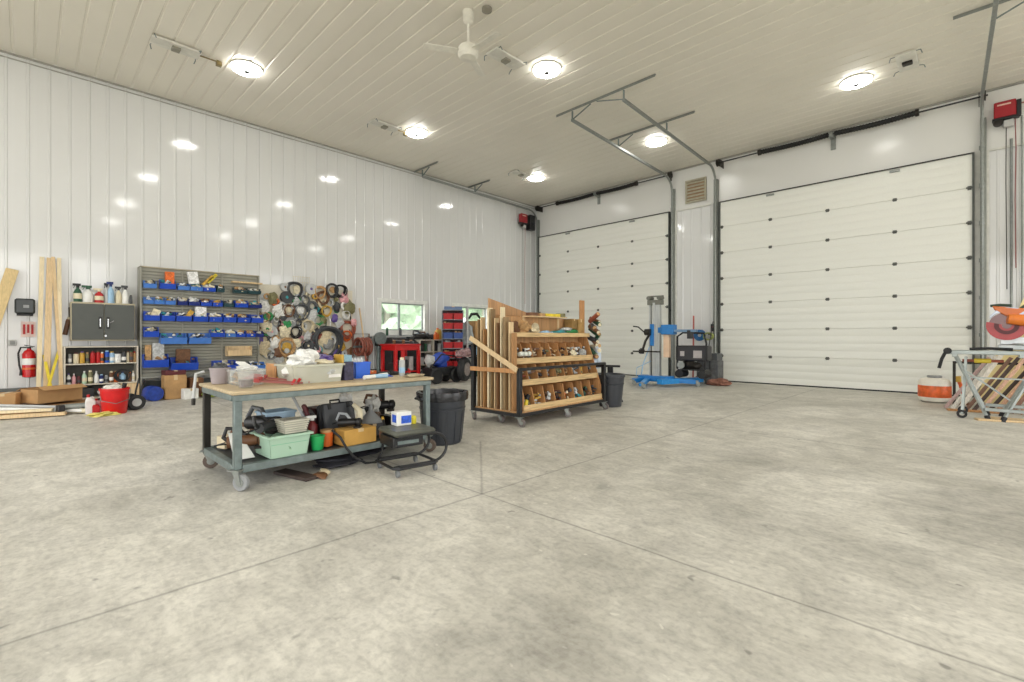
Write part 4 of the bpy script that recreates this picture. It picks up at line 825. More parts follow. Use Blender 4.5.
# shelf unit under the cabinet
t = thing('shelf_unit','white open shelf unit of cans and bottles below the grey cabinet','shelf unit',(XL+.035,.98,0))
Ws = .51; Ds = .36; M_SH = mat('shelf white','cfc8b8',.5)
for s in (-1,1): b = MB(); b.box(0,Ds,s*Ws-.012,s*Ws+.012,.0,1.03); b.build('side_panel', M_SH, t, .003)
for z in (.08,.33,.70,1.01): b = MB(); b.box(.012,Ds,-Ws+.012,Ws-.012,z,z+.02); b.build('shelf', M_SH, t, .002)
b = MB(); b.box(0,.012,-Ws,Ws,.0,1.02); b.build('back_panel', mat('shelf back','5b5a54',.7), t)
XB = XL+.035+Ds-.09
row1 = [(-.44,.025,.20,'grey','black','can'),(-.355,.042,.20,'cream','maroon','can'),(-.275,.035,.22,'gold','purple','can'),(-.205,.03,.2,'olive','tan','can'),(-.13,.036,.22,'red','dark red','can'),(-.055,.036,.22,'red','brown','can'),(.0,.024,.20,'orange','white','can'),(.07,.036,.23,'blue','light blue','can'),(.14,.036,.21,'light blue','gold','can'),(.225,.055,.19,'white','black','tub'),(.315,.035,.22,'charcoal','black','can'),(.375,.022,.21,'cream','brown','can'),(.425,.028,.22,'brown','dark green','can'),(.475,.024,.2,'tan','red','can')]
row2 = [(-.455,.03,.20,'white','purple','round'),(-.385,.03,.19,'pink','white','round'),(-.32,.025,.16,'maroon','black','can'),(-.245,.035,.23,'pale green','white','round'),(-.165,.034,.24,'olive','cream','can'),(-.08,.036,.22,'white','light grey','round'),(-.01,.03,.16,'navy blue','light blue','can'),(.06,.03,.14,'grey','light grey','can'),(.13,.032,.21,'brown','cream','can'),(.20,.034,.21,'orange','tan','can'),(.40,.024,.18,'brown','orange','can'),(.455,.026,.2,'white','cream','round')]
pos1 = ['leftmost','second from left','third from left','fourth from left','fifth from left','sixth from left','seventh from left','eighth from left','ninth from left','fifth from right','fourth from right','third from right','second from right','rightmost']
pos2 = ['leftmost','second from left','third from left','fourth from left','fifth from left','sixth from left','seventh from left','eighth from left','ninth from left','left of the coiled cable','right of the coiled cable','rightmost']
for i, (rw, z, ps, wn) in enumerate(((row1,.722,pos1,'upper'),(row2,.352,pos2,'lower'))):
    for k, (y, r, h, c, cp, kd) in enumerate(rw):
        nmn = {'can':'spray can','tub':'tub','round':'bottle'}[kd]
        bottle('%s %s with %s top on %s shelf under cabinet, %s' % (c, nmn, cp, wn, ps[k]), (XB-.02*(k%2),.98+y,z), r, h, c, cp, kd, 'cans and bottles on the %s shelf' % wn, nmn.replace(' ','_'), nmn, band=random.choice(['cream','white','charcoal',None]))
b = MB(); b.loop((0,0,.13),(1,.1,0),.11,.012,26,6); b.loop((.012,.01,.13),(1,.0,.1),.10,.012,26,6); b.loop((.02,-.01,.12),(1,.0,0),.115,.01,26,6)
tag(b.build('cable_coil', M_BLK, loc=(XB,1.275,.352)), 'black coiled cable standing on the lower shelf around blue bottle', 'cable')
bottle('light blue bottle standing inside the coiled black cable', (XB-.05,1.28,.352),.05,.19,'light blue','navy blue','round',name='bottle')
carton('wooden_crate','plain plywood crate at the lower right of white shelf','crate',(-11.40,1.36,.03),(.22,.26,.30),'tan',tape=False,m=M_PINE)
carton('dark_box','dark open box on the shelf unit bottom left','box',(-11.72,.72,.101),(.22,.30,.17),'charcoal',tape=False)
# things on the floor, left corner
carton('cardboard_box','long open cardboard box on floor below the tall boards','box',(-10.95,.30,.14),(.40,.62,.22),'tan',.5,m=M_CARD,flaps=True)
carton('cardboard_box','small cardboard box at far left beside the long one','box',(-10.95,-.22,.12),(.30,.30,.20),'tan',-.3,m=M_CARD)
carton('cardboard_box','flattened cardboard box on floor beneath the long open box','box',(-10.95,.10,.003),(.5,1.3,.10),'tan',.1,m=mat('brown cardboard','a47c50',.85),tape=False)
pl = [((-10.2,-.62,.04),(-9.95,.42,.04),.10,.05,M_PINE,'pale lumber board lying on floor, nearest the camera'),((-10.35,-.7,.10),(-10.05,.28,.10),.09,.04,M_PINEL,'pale lumber board stacked on another at far left floor'),((-10.4,-.7,.05),(-10.25,.5,.05),.12,.05,M_OAK,'orange lumber board lying on floor behind the pale one')]
for a, c, w, th, m, l in pl: lean('floor_lumber', l, 'board', a, c, w, th, m, (0,0,1))
for k, (a, c, r, cc, l) in enumerate((((-10.5,-.6,.16),(-10.0,.62,.05),.028,'white','white plastic pipe lying across lumber, longest one'),((-10.55,-.55,.20),(-10.2,.45,.10),.024,'light grey','light grey pipe lying above the white pipe'),((-10.6,-.5,.14),(-10.35,.60,.05),.022,'white','white plastic pipe farthest back on the floor pile'),((-10.15,.42,.05),(-9.95,.70,.05),.035,'cream','short cream pipe near the red bucket'))):
    b = MB(); b.cyl((0,0,0), Vector(c)-Vector(a), r, n=12); o = b.build('plastic_pipe', pm(cc)); o.location = a; tag(o, l, 'pipe', 'pipes on the floor at far left')
b = MB(); b.lump((0,0,.05),(.30,.34,.16),44,.5); tag(b.build('garden_bag', mat('green bag','3c7a46',.5,0,.3,15,.4), loc=(-10.75,-.48,.08)), 'green crumpled bag at far left floor edge', 'bag')
b = MB(); b.lump((0,0,.05),(.16,.20,.13),45,.4); tag(b.build('black_bag', mat('black bag','232426',.4,0,.3,15,.4), loc=(-10.8,-.62,.18)), 'black crumpled bag above the green bag at far left', 'bag')
t = thing('jack_stand','grey and black metal tool on floor left of the red bucket','tool',(-10.05,.52,.0),.2)
b = MB(); b.cyl((-.05,-.16,.12),(.03,.18,.12),.045,.05,14); b.build('barrel', M_GALV, t); b = MB(); b.box(-.08,.06,-.2,-.12,0,.16); b.box(-.06,.06,.08,.16,0,.10); b.build('base', M_BLKM, t, .008)
for k, (x, y, r, h, c, cp, l) in enumerate(((-9.95,.70,.06,.30,'white','red','white and red jug left of the red bucket'),(-10.05,.80,.055,.22,'pink','red','pinkish jug behind the white jug by the bucket'),(-9.85,.76,.045,.17,'red','white','small red jug in front of the white jug'))):
    bottle(l, (x,y,0), r, h, c, cp, 'jug', None, 'jug', 'jug')
t = thing('red_bucket','large red plastic bucket on floor before the shelf unit','bucket',(-9.72,.97,0))
b = MB(); b.lathe([(.145,0),(.152,.01),(.185,.37),(.195,.375),(.195,.40),(.178,.40),(.145,.03),(.001,.03)],n=32); b.build('bucket', mat('bucket red','d0191c',.3), t)
b = MB(); b.lump((0,0,.36),(.31,.31,.18),6,.4,3); b.build('white_contents', mat('white scraps','d9d5cc',.7,0,.35,18,.5), t)['kind'] = 'stuff'
b = MB(); b.cyl((.05,.10,.38),(.07,.12,.47),.03,n=12); b.build('black_can', M_BLK, t)
b = MB(); b.tube([(0,-.195,.37),(.11,-.17,.22),(.19,0,.17),(.11,.17,.22),(0,.195,.37)],.005,6); b.build('bail_handle', M_STEEL, t)
t = thing('hand_truck','black wheeled hand truck standing right of the red bucket','hand truck',(-10.1,1.26,0),.15)
b = MB(); b.lathe([(.02,-.03),(.11,-.03),(.125,-.015),(.125,.015),(.11,.03),(.02,.03)],(.18,-.02,.125),(1,0,0),24); b.build('wheel', M_BLK, t); b = MB(); b.lathe([(.01,-.035),(.065,-.035),(.065,.035),(.01,.035)],(.18,-.02,.125),(1,0,0),16); b.build('hub', pm('light grey'), t)
b = MB(); b.lathe([(.02,-.03),(.11,-.03),(.125,-.015),(.125,.015),(.11,.03),(.02,.03)],(-.18,-.02,.125),(1,0,0),24); b.build('wheel', M_BLK, t)
for s in (-1,1): b = MB(); b.tube([(s*.12,.03,.02),(s*.12,.06,.30),(s*.11,.10,.50)],.014,8); b.build('frame_tube', M_BLKM, t)
b = MB(); b.box(-.16,.16,-.12,.04,.01,.02); b.build('toe_plate', M_BLKM, t); b = MB(); b.cyl((-.2,-.02,.125),(.2,-.02,.125),.012,n=8); b.build('axle', M_STEEL, t)
b = MB(); b.lump((0,0,.02),(.26,.34,.07),61,.6,3); tag(b.build('yellow_rag', mat('yellow cloth','d8cd74',.8,0,.2,16,.4), loc=(-9.55,.80,.002)), 'yellow rag lying on floor in front of the red bucket', 'rag')
# ================================================================== blue bin rack
RX = XL+.33
t = thing('bin_rack','olive grey louvered steel rack holding rows of blue bins','bin rack',(RX,0,0))
Y0, Y1 = 1.53, 3.66
M_OL = mat('olive grey steel','9b9a8e',.5,.2,.08,4)
b = MB(); b.box(-.04,-.02,Y0,Y1,.40,2.55); b.build('back_panel', M_OL, t)
for k in range(34):
    z = .50+.06*k; b = MB(); b.cb((-.014,(Y0+Y1)/2,z),(.016,Y1-Y0-.06,.010),ry=.5); b.build('louver', mat('louver steel','8a8a7f',.5,.2), t)
for y in (Y0,Y1-.03): b = MB(); b.box(-.28,.03,y,y+.03,.0,2.57); b.build('side_post', M_OL, t, .004)
for y in (2.22,2.93): b = MB(); b.box(-.02,.0,y-.015,y+.015,.40,2.55); b.build('upright', M_OL, t, .002)
b = MB(); b.box(-.28,.03,Y0,Y1,2.55,2.575); b.build('top_cap', mat('cap beige','a8a08a',.5), t, .004)
b = MB(); b.box(-.28,.06,Y0,Y1,.40,.425); b.build('bottom_shelf', mat('shelf grey','a3a49c',.5), t, .004)
for y in (2.26,2.96): b = MB(); b.box(-.27,-.24,y-.02,y+.02,0,.40); b.build('rear_leg', M_OL, t)
HEAP = ['white','cream','grey','charcoal','tan','cream','white','brown','teal','dark grey','light grey','gold']
def bluebin(yc, z, w, h, d, label, cont=None, m=None, group=None, seed=0):
    h *= 1.2
    t = thing('storage_bin', label, 'bin', (RX+.005, yc, z), 0, group); m = m or M_BIN; a = w/2; e = .006
    prof = [(0,0),(d*.86,0),(d,h*.55),(d*.72,h*.62),(d*.62,h),(0,h)]
    b = MB()
    for s in (-1,1): b.prism([(x, s*a-(e if s > 0 else 0), q) for x, q in prof], (0,e,0))
    b.box(0,e,-a+e,a-e,0,h); b.box(e,d*.86,-a+e,a-e,0,e)
    b.hexa([(d*.86-e,-a+e,0),(d*.86,-a+e,0),(d*.86,a-e,0),(d*.86-e,a-e,0),(d-e,-a+e,h*.55),(d,-a+e,h*.55),(d,a-e,h*.55),(d-e,a-e,h*.55)])
    b.build('bin_body', m, t)
    b = MB(); b.box(d-.008,d+.006,-a,a,h*.50,h*.57); b.build('rim', m, t, .002)
    rd = random.Random(seed); cs = cont or [rd.choice(HEAP) for _ in range(3)]
    b = MB(); nq = 10 if w < .15 else 20
    for q in range(nq):
        b.mi = q % len(cs); s = rd.uniform(.03,.06)*(1 if w < .15 else 1.3); x = rd.uniform(.03,d*.80); y = rd.uniform(-a+.035,a-.035); zz = rd.uniform(.03,h*.85)+.035*rd.random()
        if rd.random() < .5: b.lump((x,y,zz),(s,s,s*.9),q,.3,1)
        else: b.cb((x,y,zz),(s*1.3,s*.7,s*.5),rd.uniform(-.6,.6),rd.uniform(-.6,.6),rd.uniform(0,3))
    b.build('loose_parts', [pm(c) for c in cs], t)['kind'] = 'stuff'
    return t
RXF = RX+.15
def binrow(rowname, items, z, group):
    for k, it in enumerate(items):
        pa, pb, h, d, desc = it[:5]; ya = onx(pa, 320, RXF)[0]; yb = onx(pb, 320, RXF)[0]; zz = z if len(it) < 6 or it[5] is None else it[5]
        m = None if len(it) < 7 else it[6]
        bluebin((ya+yb)/2, zz, yb-ya-.006, h, d, '%s in %s row of bin rack, %s' % (desc, rowname, pos_name(k, len(items))), None, m, group, hash(rowname) % 97+k if False else k*7+len(items))
def pos_name(k, n):
    if k == 0: return 'leftmost'
    if k == n-1: return 'rightmost'
    return OR[k]+' from left' if k < n/2 else OR[n-1-k]+' from right'
def zat(px, py): return onx(px, py, RXF)[1]
M_BINL = mat('lighter blue bin','4a7fd0',.35); M_BINN = mat('navy bin','1c2f7a',.35); M_BING = mat('dark teal bin','24464c',.4)
binrow('top', [(144,157,.12,.16,'small light blue bin',None,M_BINL),(160,176,.15,.18,'small blue bin behind orange box'),(178,190,.11,.15,'small light blue bin',None,M_BINL),(190.5,203,.11,.15,'small light blue bin',None,M_BINL),(203.5,216,.11,.15,'small blue bin'),(217,225,.12,.15,'small dark teal bin',None,M_BING),(234,247,.10,.18,'shallow dark teal bin',None,M_BING),(247.5,261,.10,.18,'shallow dark teal bin with pale parts',None,M_BING)], zat(170,289), 'blue bins on the top row')
binrow('second', [(144,154,.11,.15,'small light blue bin',None,M_BINL),(154.5,165,.11,.15,'small light blue bin',None,M_BINL),(165.5,176,.11,.15,'small light blue bin',None,M_BINL),(178,188,.11,.15,'small navy bin',None,M_BINN),(189,200,.11,.15,'small navy bin',None,M_BINN),(201,212,.11,.15,'small blue bin'),(213,223,.11,.15,'small blue bin'),(224,234,.11,.15,'small dark teal bin',None,M_BING),(235,248,.12,.20,'wide blue bin'),(249,262,.10,.17,'navy bin',None,M_BINN)], zat(170,304.5), 'blue bins on the second row')
binrow('third', [(144,160,.15,.20,'deep blue bin'),(161,175,.15,.20,'deep blue bin'),(176,191.5,.15,.20,'deep blue bin under yellow box'),(193,208,.15,.20,'deep blue bin under white box'),(209,222,.15,.20,'deep blue bin'),(223,236,.15,.20,'deep blue bin'),(237,250,.15,.20,'deep blue bin'),(251,263,.15,.20,'deep blue bin')], zat(170,321), 'blue bins on the third row')
binrow('fourth', [(144,159,.16,.20,'deep blue bin'),(160,186,.18,.28,'large wide blue bin of white parts',zat(170,344),M_BINL),(188,210,.18,.28,'large wide blue bin of pale parts',zat(170,344),M_BINL),(210.5,225,.13,.18,'small blue bin'),(226,236,.11,.15,'small light blue bin',None,M_BINL),(236.5,246,.11,.15,'small blue bin'),(246.5,256,.11,.15,'small blue bin'),(256.5,264,.11,.15,'small navy bin',None,M_BINN)], zat(170,337), 'blue bins on the fourth row')
binrow('fifth', [(143,168,.21,.28,'large wide blue bin of tall cartons',zat(160,367)),(170,197,.21,.30,'large wide blue bin of jars',zat(180,370)),(213,236,.18,.30,'large blue bin behind the bench',zat(220,371)),(238,264,.12,.26,'wide light blue bin',zat(250,369),M_BINL)], zat(170,368), 'blue bins on the fifth row')
def atbin(pa, pb, pt, pbm, xo=.10, d=.08):      # box spanning those bounds, in a bin
    ya = onx(pa,320,RX+xo)[0]; yb = onx(pb,320,RX+xo)[0]; z0 = onx((pa+pb)/2,pbm,RX+xo)[1]; z1 = onx((pa+pb)/2,pt,RX+xo)[1]
    return (RX+xo,(ya+yb)/2,z0),(d,yb-ya,z1-z0)
for pa,pb,pt,pbm,c,rx,l in ((165,174,272,284,'orange',0,'orange and white box standing in the top row, left part'),(189,199,272,284,'white',.15,'white card standing in the top row of bin rack'),(201,204,272,285,'gold',-.75,'yellow ruler-like carton tilted in the top row'),
      (206,209,271,283,'yellow',-.7,'yellow carton tilted beside the other in top row'),(183,188,309,319,'gold',-.6,'yellow carton tilted in the third row of bins'),(195,206,307,319,'white',0,'white and yellow box standing in the third row of bins'),
      (152,164,343,361,'light grey',0,'light grey carton standing in the lower left large bin'),(145,151,345,361,'tan',0,'tan carton standing in the lower left large bin'),(176,190,349,364,'brown',0,'brown carton standing in the second large lower bin'),
      (150,158,309,316,'cream',-.4,'cream leaflet lying in the leftmost third-row bin')):
    p, s = atbin(pa,pb,pt,pbm); carton('parts_carton', l, 'carton', p, s, c, 0, tape=False, rx=rx, m=mat('print '+c, PAL[c], .6, 0, .35, 22))
p, s = atbin(226,251,346,356,.12,.16); t = thing('wooden_tray','open wooden tray hung above the lower right bins','tray',p); b = MB(); a, c, d = s; b.box(-a/2,a/2,-c/2,c/2,0,.012); b.box(a/2-.01,a/2,-c/2,c/2,0,d*.6); b.box(-a/2,-a/2+.01,-c/2,c/2,0,d); b.box(-a/2,a/2,-c/2,-c/2+.01,0,d); b.box(-a/2,a/2,c/2-.01,c/2,0,d); b.build('tray', M_PINE, t, .002)
b = MB(); b.lump((0,0,.05),(.08,c*.7,.08),2,.4); b.build('tray_contents', pm('purple'), t)
p, s = atbin(232,262,283,288,.12,.12); b = MB(); b.box(-.06,.06,-s[1]/2,s[1]/2,0,.03); o = b.build('wood_strip', M_PINE); o.location = (p[0]-.02,p[1],p[2]+.10); tag(o,'thin wood strip lying above the top right dark bins','board')
for k, (x, y, s, c, l, fl) in enumerate(((-11.25,2.02,(.34,.36,.46),'tan','tan cardboard box on floor beneath the bin rack',0),(-11.30,2.38,(.26,.24,.38),'brown','brown cardboard box right of tan one under the bin rack',0),(-10.95,2.22,(.20,.24,.20),'white','white box on floor before the bin rack',0))):
    carton('cardboard_box', l, 'box', (x,y,0.002), s, c, .05*k, m=mat('box '+c, PAL[c], .8, 0, .15, 8))
carton('red_box','dark red box on top of the tan cardboard box','box',(-11.28,2.02,.462),(.26,.34,.09),'maroon',.1)
t = thing('blue_roll','blue rolled tarp on floor under the left bin rack end','roll',(-11.1,1.66,0)); b = MB(); b.lathe([(.05,-.14),(.13,-.14),(.14,-.12),(.14,.12),(.13,.14),(.05,.14)],(0,0,.14),(1,.2,0),24); b.build('roll', mat('tarp blue','1f3f9a',.45,0,.3,15), t); b = MB(); b.tube([(.0,-.14,.14),(.0,0,.285),(0,.14,.14)],.006,6); b.build('strap', pm('navy blue'), t)
b = MB(); b.lump((0,0,.06),(.22,.26,.16),66,.5); tag(b.build('green_bag', mat('lime bag','93a83c',.6,0,.3,14,.5), loc=(-10.9,2.52,.003)), 'yellow green bag on floor at right of white box', 'bag')
b = MB(); b.lump((0,0,.08),(.22,.28,.2),67,.5); tag(b.build('dark_bag', mat('dark bag','2e2c34',.5,0,.3,14,.5), loc=(-11.1,2.62,.003)), 'dark bag on floor behind the yellow green bag', 'bag')
# ================================================================== pegboard of coils, rolls and bags
PX = XL+.10
t = thing('pegboard','white pegboard on the left wall covered with hanging coils','pegboard',(XL+.014,0,0))
b = MB(); b.box(.05,.07,3.72,6.02,.45,2.42); b.build('board', mat('cream pegboard','dcd6c4',.6,0,.05,40), t)
for z in (.6,1.4,2.3): b = MB(); b.box(0,.05,3.74,6.0,z,z+.04); b.build('batten', M_PINE, t)
t = thing('wire_rack_panel','pale wire grid panel showing above the coils on pegboard','wire panel',(PX,0,0))
b = MB()
for k in range(8): y = 4.50+k*.055; b.cyl((0,y,2.25),(0,y,2.68),.004,n=5)
for z in (2.27,2.40,2.53,2.66): b.cyl((.0,4.48,z),(0,4.90,z),.004,n=5)
b.build('wire_grid', mat('pale wire','cfc7ae',.4,.3), t)
def coil(yc, z, R_, r, c, label, kind, seed):
    rd = random.Random(seed); off = .02
    m = mat('hung '+c, PAL[c], .55, 0, .25, 22, .3); n_ = {'coil':'cable_coil','roll':'tape_roll','bag':'hanging_bag','disc':'disc','spool':'wire_spool','strip':'hanging_strip'}[kind]; cat = {'coil':'coil','roll':'roll','bag':'bag','disc':'disc','spool':'spool','strip':'strip'}[kind]
    if kind in ('coil',):
        b = MB()
        for q in range(4): b.loop((.02+.018*q,rd.uniform(-.012,.012),rd.uniform(-.015,.015)),(1,rd.uniform(-.12,.12),rd.uniform(-.12,.12)),R_*(1-.09*(q%3)),max(.007,R_*.10),18,5,rd.uniform(.8,1.),.06)
        o = b.build(n_, m)
    elif kind == 'roll':
        b = MB(); b.ring((.005,0,0),(1,0,0),R_,R_*.55,.06,20); o = b.build(n_, m)
    elif kind == 'spool':
        t = thing(n_, label, cat, (PX,yc,z), 0, 'coils, rolls and bags hung on the pegboard'); b = MB(); b.lathe([(R_*.7,.008),(R_*.74,.035),(R_*.7,.066)],(0,0,0),(1,0,0),20); b.build('winding', m, t)
        b = MB(); b.ring((0,0,0),(1,0,0),R_,R_*.2,.008,20); b.ring((.066,0,0),(1,0,0),R_,R_*.25,.008,20); b.build('flange', pm(rd.choice(['charcoal','tan','light grey','grey'])), t)
        return
    elif kind == 'bag':
        b = MB(); b.lump((.055,0,0),(.10,R_*1.7,R_*2.1),seed,.45,2,False); o = b.build(n_, m)
    elif kind == 'disc':
        b = MB(); b.lathe([(.001,0),(R_,.0),(R_,.02),(R_*.4,.035),(.001,.035)],(0,0,0),(1,0,0),22); o = b.build(n_, m)
    else:
        b = MB(); 
        b.tube([(.03,-R_*.2,R_),(.05,.0,R_*.3),(.04,R_*.15,-R_*.4),(.03,R_*.1,-R_)],[.014,.02,.018,.01],6); o = b.build(n_, m)
    o.location = (PX,yc,z); tag(o, label, cat, 'coils, rolls and bags hung on the pegboard')
HUNG = [(170,97,20,'brown','spool'),(225,112,38,'charcoal','coil'),(250,112,24,'cream','disc'),(318,108,26,'purple','spool'),(370,125,30,'tan','coil'),(385,158,32,'brown','coil'),(438,115,34,'charcoal','coil'),(445,112,16,'tan','disc'),(485,118,30,'black','coil'),(98,160,25,'olive','bag'),(115,182,18,'orange','roll'),
 (180,155,28,'teal','spool'),(235,172,20,'green','roll'),(285,172,22,'dark grey','coil'),(325,205,25,'dark grey','roll'),(385,192,24,'beige','roll'),(465,208,22,'charcoal','bag'),(425,185,18,'silver','roll'),(535,215,34,'olive','bag'),(540,262,22,'black','strip'),(508,162,26,'pink','bag'),
 (128,228,30,'white','bag'),(150,205,20,'light grey','roll'),(190,232,28,'brown','coil'),(195,222,16,'cream','disc'),(262,235,36,'dark grey','coil'),(262,228,18,'white','disc'),(405,232,26,'gold','coil'),(375,238,14,'black','roll'),(50,212,28,'white','bag'),(75,262,20,'green','roll'),(330,262,30,'light grey','bag'),(360,285,24,'green','coil'),(400,288,28,'dark green','strip'),(425,285,28,'white','strip'),(455,272,20,'purple','bag'),(480,300,26,'light grey','bag'),
 (118,300,22,'grey','roll'),(160,292,20,'pink','roll'),(200,298,25,'cream','spool'),(215,270,18,'grey','roll'),(230,352,27,'black','coil'),(168,348,30,'cream','bag'),(145,330,16,'brown','roll'),(300,318,30,'beige','coil'),(270,320,20,'light grey','roll'),(60,325,28,'cream','bag'),(40,345,18,'brown','roll'),(95,350,24,'pink','spool'),(525,335,42,'reddish brown','coil'),(548,390,46,'reddish brown','strip'),(520,372,26,'orange','coil'),(112,412,28,'white','bag'),(95,395,18,'charcoal','roll'),(182,438,42,'tan','coil'),(182,438,22,'gold','disc'),(238,412,24,'cream','bag'),(262,395,18,'pink','roll'),(295,432,32,'dark grey','coil'),(305,425,16,'light grey','disc'),
 (410,412,80,'charcoal','coil'),(400,395,40,'beige','bag'),(415,420,32,'grey','bag'),(385,385,22,'reddish brown','roll'),(435,400,22,'light grey','roll'),(45,435,40,'beige','bag'),(20,400,22,'purple','bag'),(335,385,22,'maroon','coil'),(490,440,22,'gold','bag'),(75,470,26,'light grey','roll'),(130,470,24,'brown','bag'),(235,460,22,'grey','roll'),(320,470,24,'charcoal','roll'),(355,455,24,'teal','roll'),(470,480,26,'purple','roll'),(540,470,24,'brown','bag'),(205,500,22,'brown','roll'),(280,500,26,'cream','coil'),(390,500,26,'tan','roll'),(340,150,14,'gold','roll'),(300,140,12,'cream','roll'),(350,225,14,'teal','roll'),(300,265,20,'cream','roll'),(245,300,16,'charcoal','roll'),(345,330,18,'cream','coil'),(560,300,20,'pink','bag')]
_r = random.Random(21); _seen = {(c,kd,int(y//70),int(x//60)) for x,y,_q,c,kd in HUNG}
for _ in range(400):
    if len(HUNG) > 128: break
    x, y = _r.uniform(30,545), _r.uniform(100,520)
    if x > 420 and y < 130: continue
    c = _r.choice(['cream','beige','white','light grey','tan','brown','charcoal','grey','green','pink','light grey','olive','silver','dark grey']); kd = _r.choice(['roll','roll','spool','bag','disc','coil'])
    q = (c,kd,int(y//70),int(x//60))
    if q in _seen: continue
    _seen.add(q); HUNG.append((x,y,_r.uniform(11,22),c,kd))
HUNG.sort(key=lambda q: (q[0]))
seen = {}
def vert(y): return 'top' if y < 150 else 'upper' if y < 230 else 'middle' if y < 330 else 'lower' if y < 430 else 'bottom'
def horiz(x): return 'left edge' if x < 90 else 'left part' if x < 200 else 'left of centre' if x < 300 else 'centre' if x < 390 else 'right part' if x < 490 else 'right edge'
zz = 0
for k, (x, y, r, c, kd) in enumerate(HUNG):
    px, py = 255+x/5.683, 270+y/5.683; yy, z = onx(px,py,PX+.04); sc = (r/5.683)/34.
    key = (c,kd,vert(y),horiz(x)); seen[key] = seen.get(key,0)+1
    kn = {'coil':'coil','roll':'tape roll','bag':'bag','disc':'disc','spool':'wire spool','strip':'hanging strip'}[kd]
    if seen[key] > 2: continue
    lab = '%s %s%s at pegboard %s, %s row' % (c, kn, '' if seen[key] == 1 else ' (right-hand one)', horiz(x), vert(y))
    lab = lab.replace('reddish brown','rusty'); coil(yy, z, sc*1.0, 0, c, lab, kd, k)
# hose cart, blades and brooms between pegboard and window
def base(px, x, z=0.): y = onx(px, 340, x)[0]; return (x, y, z)
t = thing('hose_cart','reddish brown hose reel cart standing left of the red table','hose cart',(-11.45,6.12,0),.2)
b = MB(); 
for q in range(5): b.loop((0,-.14+.07*q,.95),(.1,1,.0),.22-.01*(q%2),.028,26,6)
b.build('hose_winding', mat('hose rust','8d5142',.55,0,.2,20), t)
b = MB(); b.tube([(-.2,-.25,0),(-.1,-.25,.6),(-.05,-.25,1.28),(-.05,.25,1.28),(-.1,.25,.6),(-.2,.25,0)],.018,8); b.build('frame', mat('brown steel','5f4034',.5,.2), t); b = MB(); b.cyl((0,-.28,.95),(0,.28,.95),.03,n=10); b.build('axle', M_STEEL, t)
for s in (-1,1): b = MB(); b.ring((.0,s*.26,.16),(0,1,0),.16,.05,.05,22); b.build('wheel', M_BLK, t)
b = MB(); b.tube([(0,-.08,.9),(.2,-.1,.8),(.22,0,.3),(.1,.1,.1)],.026,8); b.build('hose_end', mat('hose rust','8d5142'), t)
t = thing('wall_grinder','grey round guard of a bench tool beside the hose cart','guard',(-11.45,6.60,.98)); b = MB(); b.lathe([(.03,0),(.17,.0),(.17,.08),(.03,.08)],(0,0,.18),(1,0,0),22); b.build('guard', M_STEEL, t); b = MB(); b.box(-.10,.0,-.08,.08,-.02,.2); b.build('motor', M_DKM, t, .01); b = MB(); b.cyl((-.05,0,-.98),(-.05,0,-.02),.05,n=10); b.build('pedestal', M_STEEL, t)
lean('broom_handle','wooden broom handle leaning on wall left of the first window','broom',(-11.62,6.40,.02),(-11.78,6.20,1.97),.03,.03,M_PINE)
# red welded table with machine behind
t = thing('red_table','red steel shop table in front of the left window','table',(-10.75,6.78,0))
M_RED = mat('shop red','c3181c',.35)
b = MB(); b.box(-.35,.35,-.36,.42,.98,1.02); b.build('tabletop', M_RED, t, .005)
b = MB(); b.box(-.33,.33,-.34,.40,.86,.98); b.build('apron', M_RED, t, .005)
for x in (-.31,.31):
    for y in (-.31,.37): b = MB(); b.box(x-.04,x+.04,y-.035,y+.035,0,.86); b.build('leg', M_RED, t, .004)
b = MB(); b.box(-.30,.30,-.28,.34,.30,.33); b.build('lower_shelf', M_RED, t)
b = MB(); b.box(.30,.34,-.16,-.06,.33,.86); b.build('centre_leg', M_RED, t, .004)
for k, (y, s, c, l) in enumerate(((-.20,.16,'black','black box on lower shelf of the red table, left'),(.04,.18,'charcoal','dark box on lower shelf of red table, middle'),(.24,.12,'light grey','light grey box on lower shelf of red table, right'))):
    carton('parts_box', l, 'box', (-10.72,6.78+y,.332), (.3,s,.20+.08*k), c, tape=False)
for k, (y, c, l) in enumerate(((-.22,'brown','small brown can on the red tabletop, left'),(.05,'brown','small brown can on the red tabletop, centre'),(.28,'charcoal','small dark can on the red tabletop, right'))):
    bottle(l, (-10.65,6.78+y,1.022), .04, .10, c, 'tan', 'tub', None, 'can', 'can')
t = thing('tool_chest','black tool chest with sloping lid behind the red table','tool chest',(-11.45,7.0,0))
b = MB(); b.prism([(.20,-.15,.0),(.20,.75,.0),(.20,.75,1.02),(.20,.55,1.15),(.20,-.15,1.18)],(-.5,0,0)); b.build('chest_body', mat('dark chest','2c2b2e',.4,0,.2), t, .01)
b = MB(); b.beam((.205,-.12,1.12),(.205,.55,1.06),.015,.02); b.build('trim_strip', pm('grey'), t)
for k in range(3): b = MB(); b.box(.20,.215,-.12,.70,.12+.26*k,.35+.26*k); b.build('drawer_front', M_BLKM, t, .004)
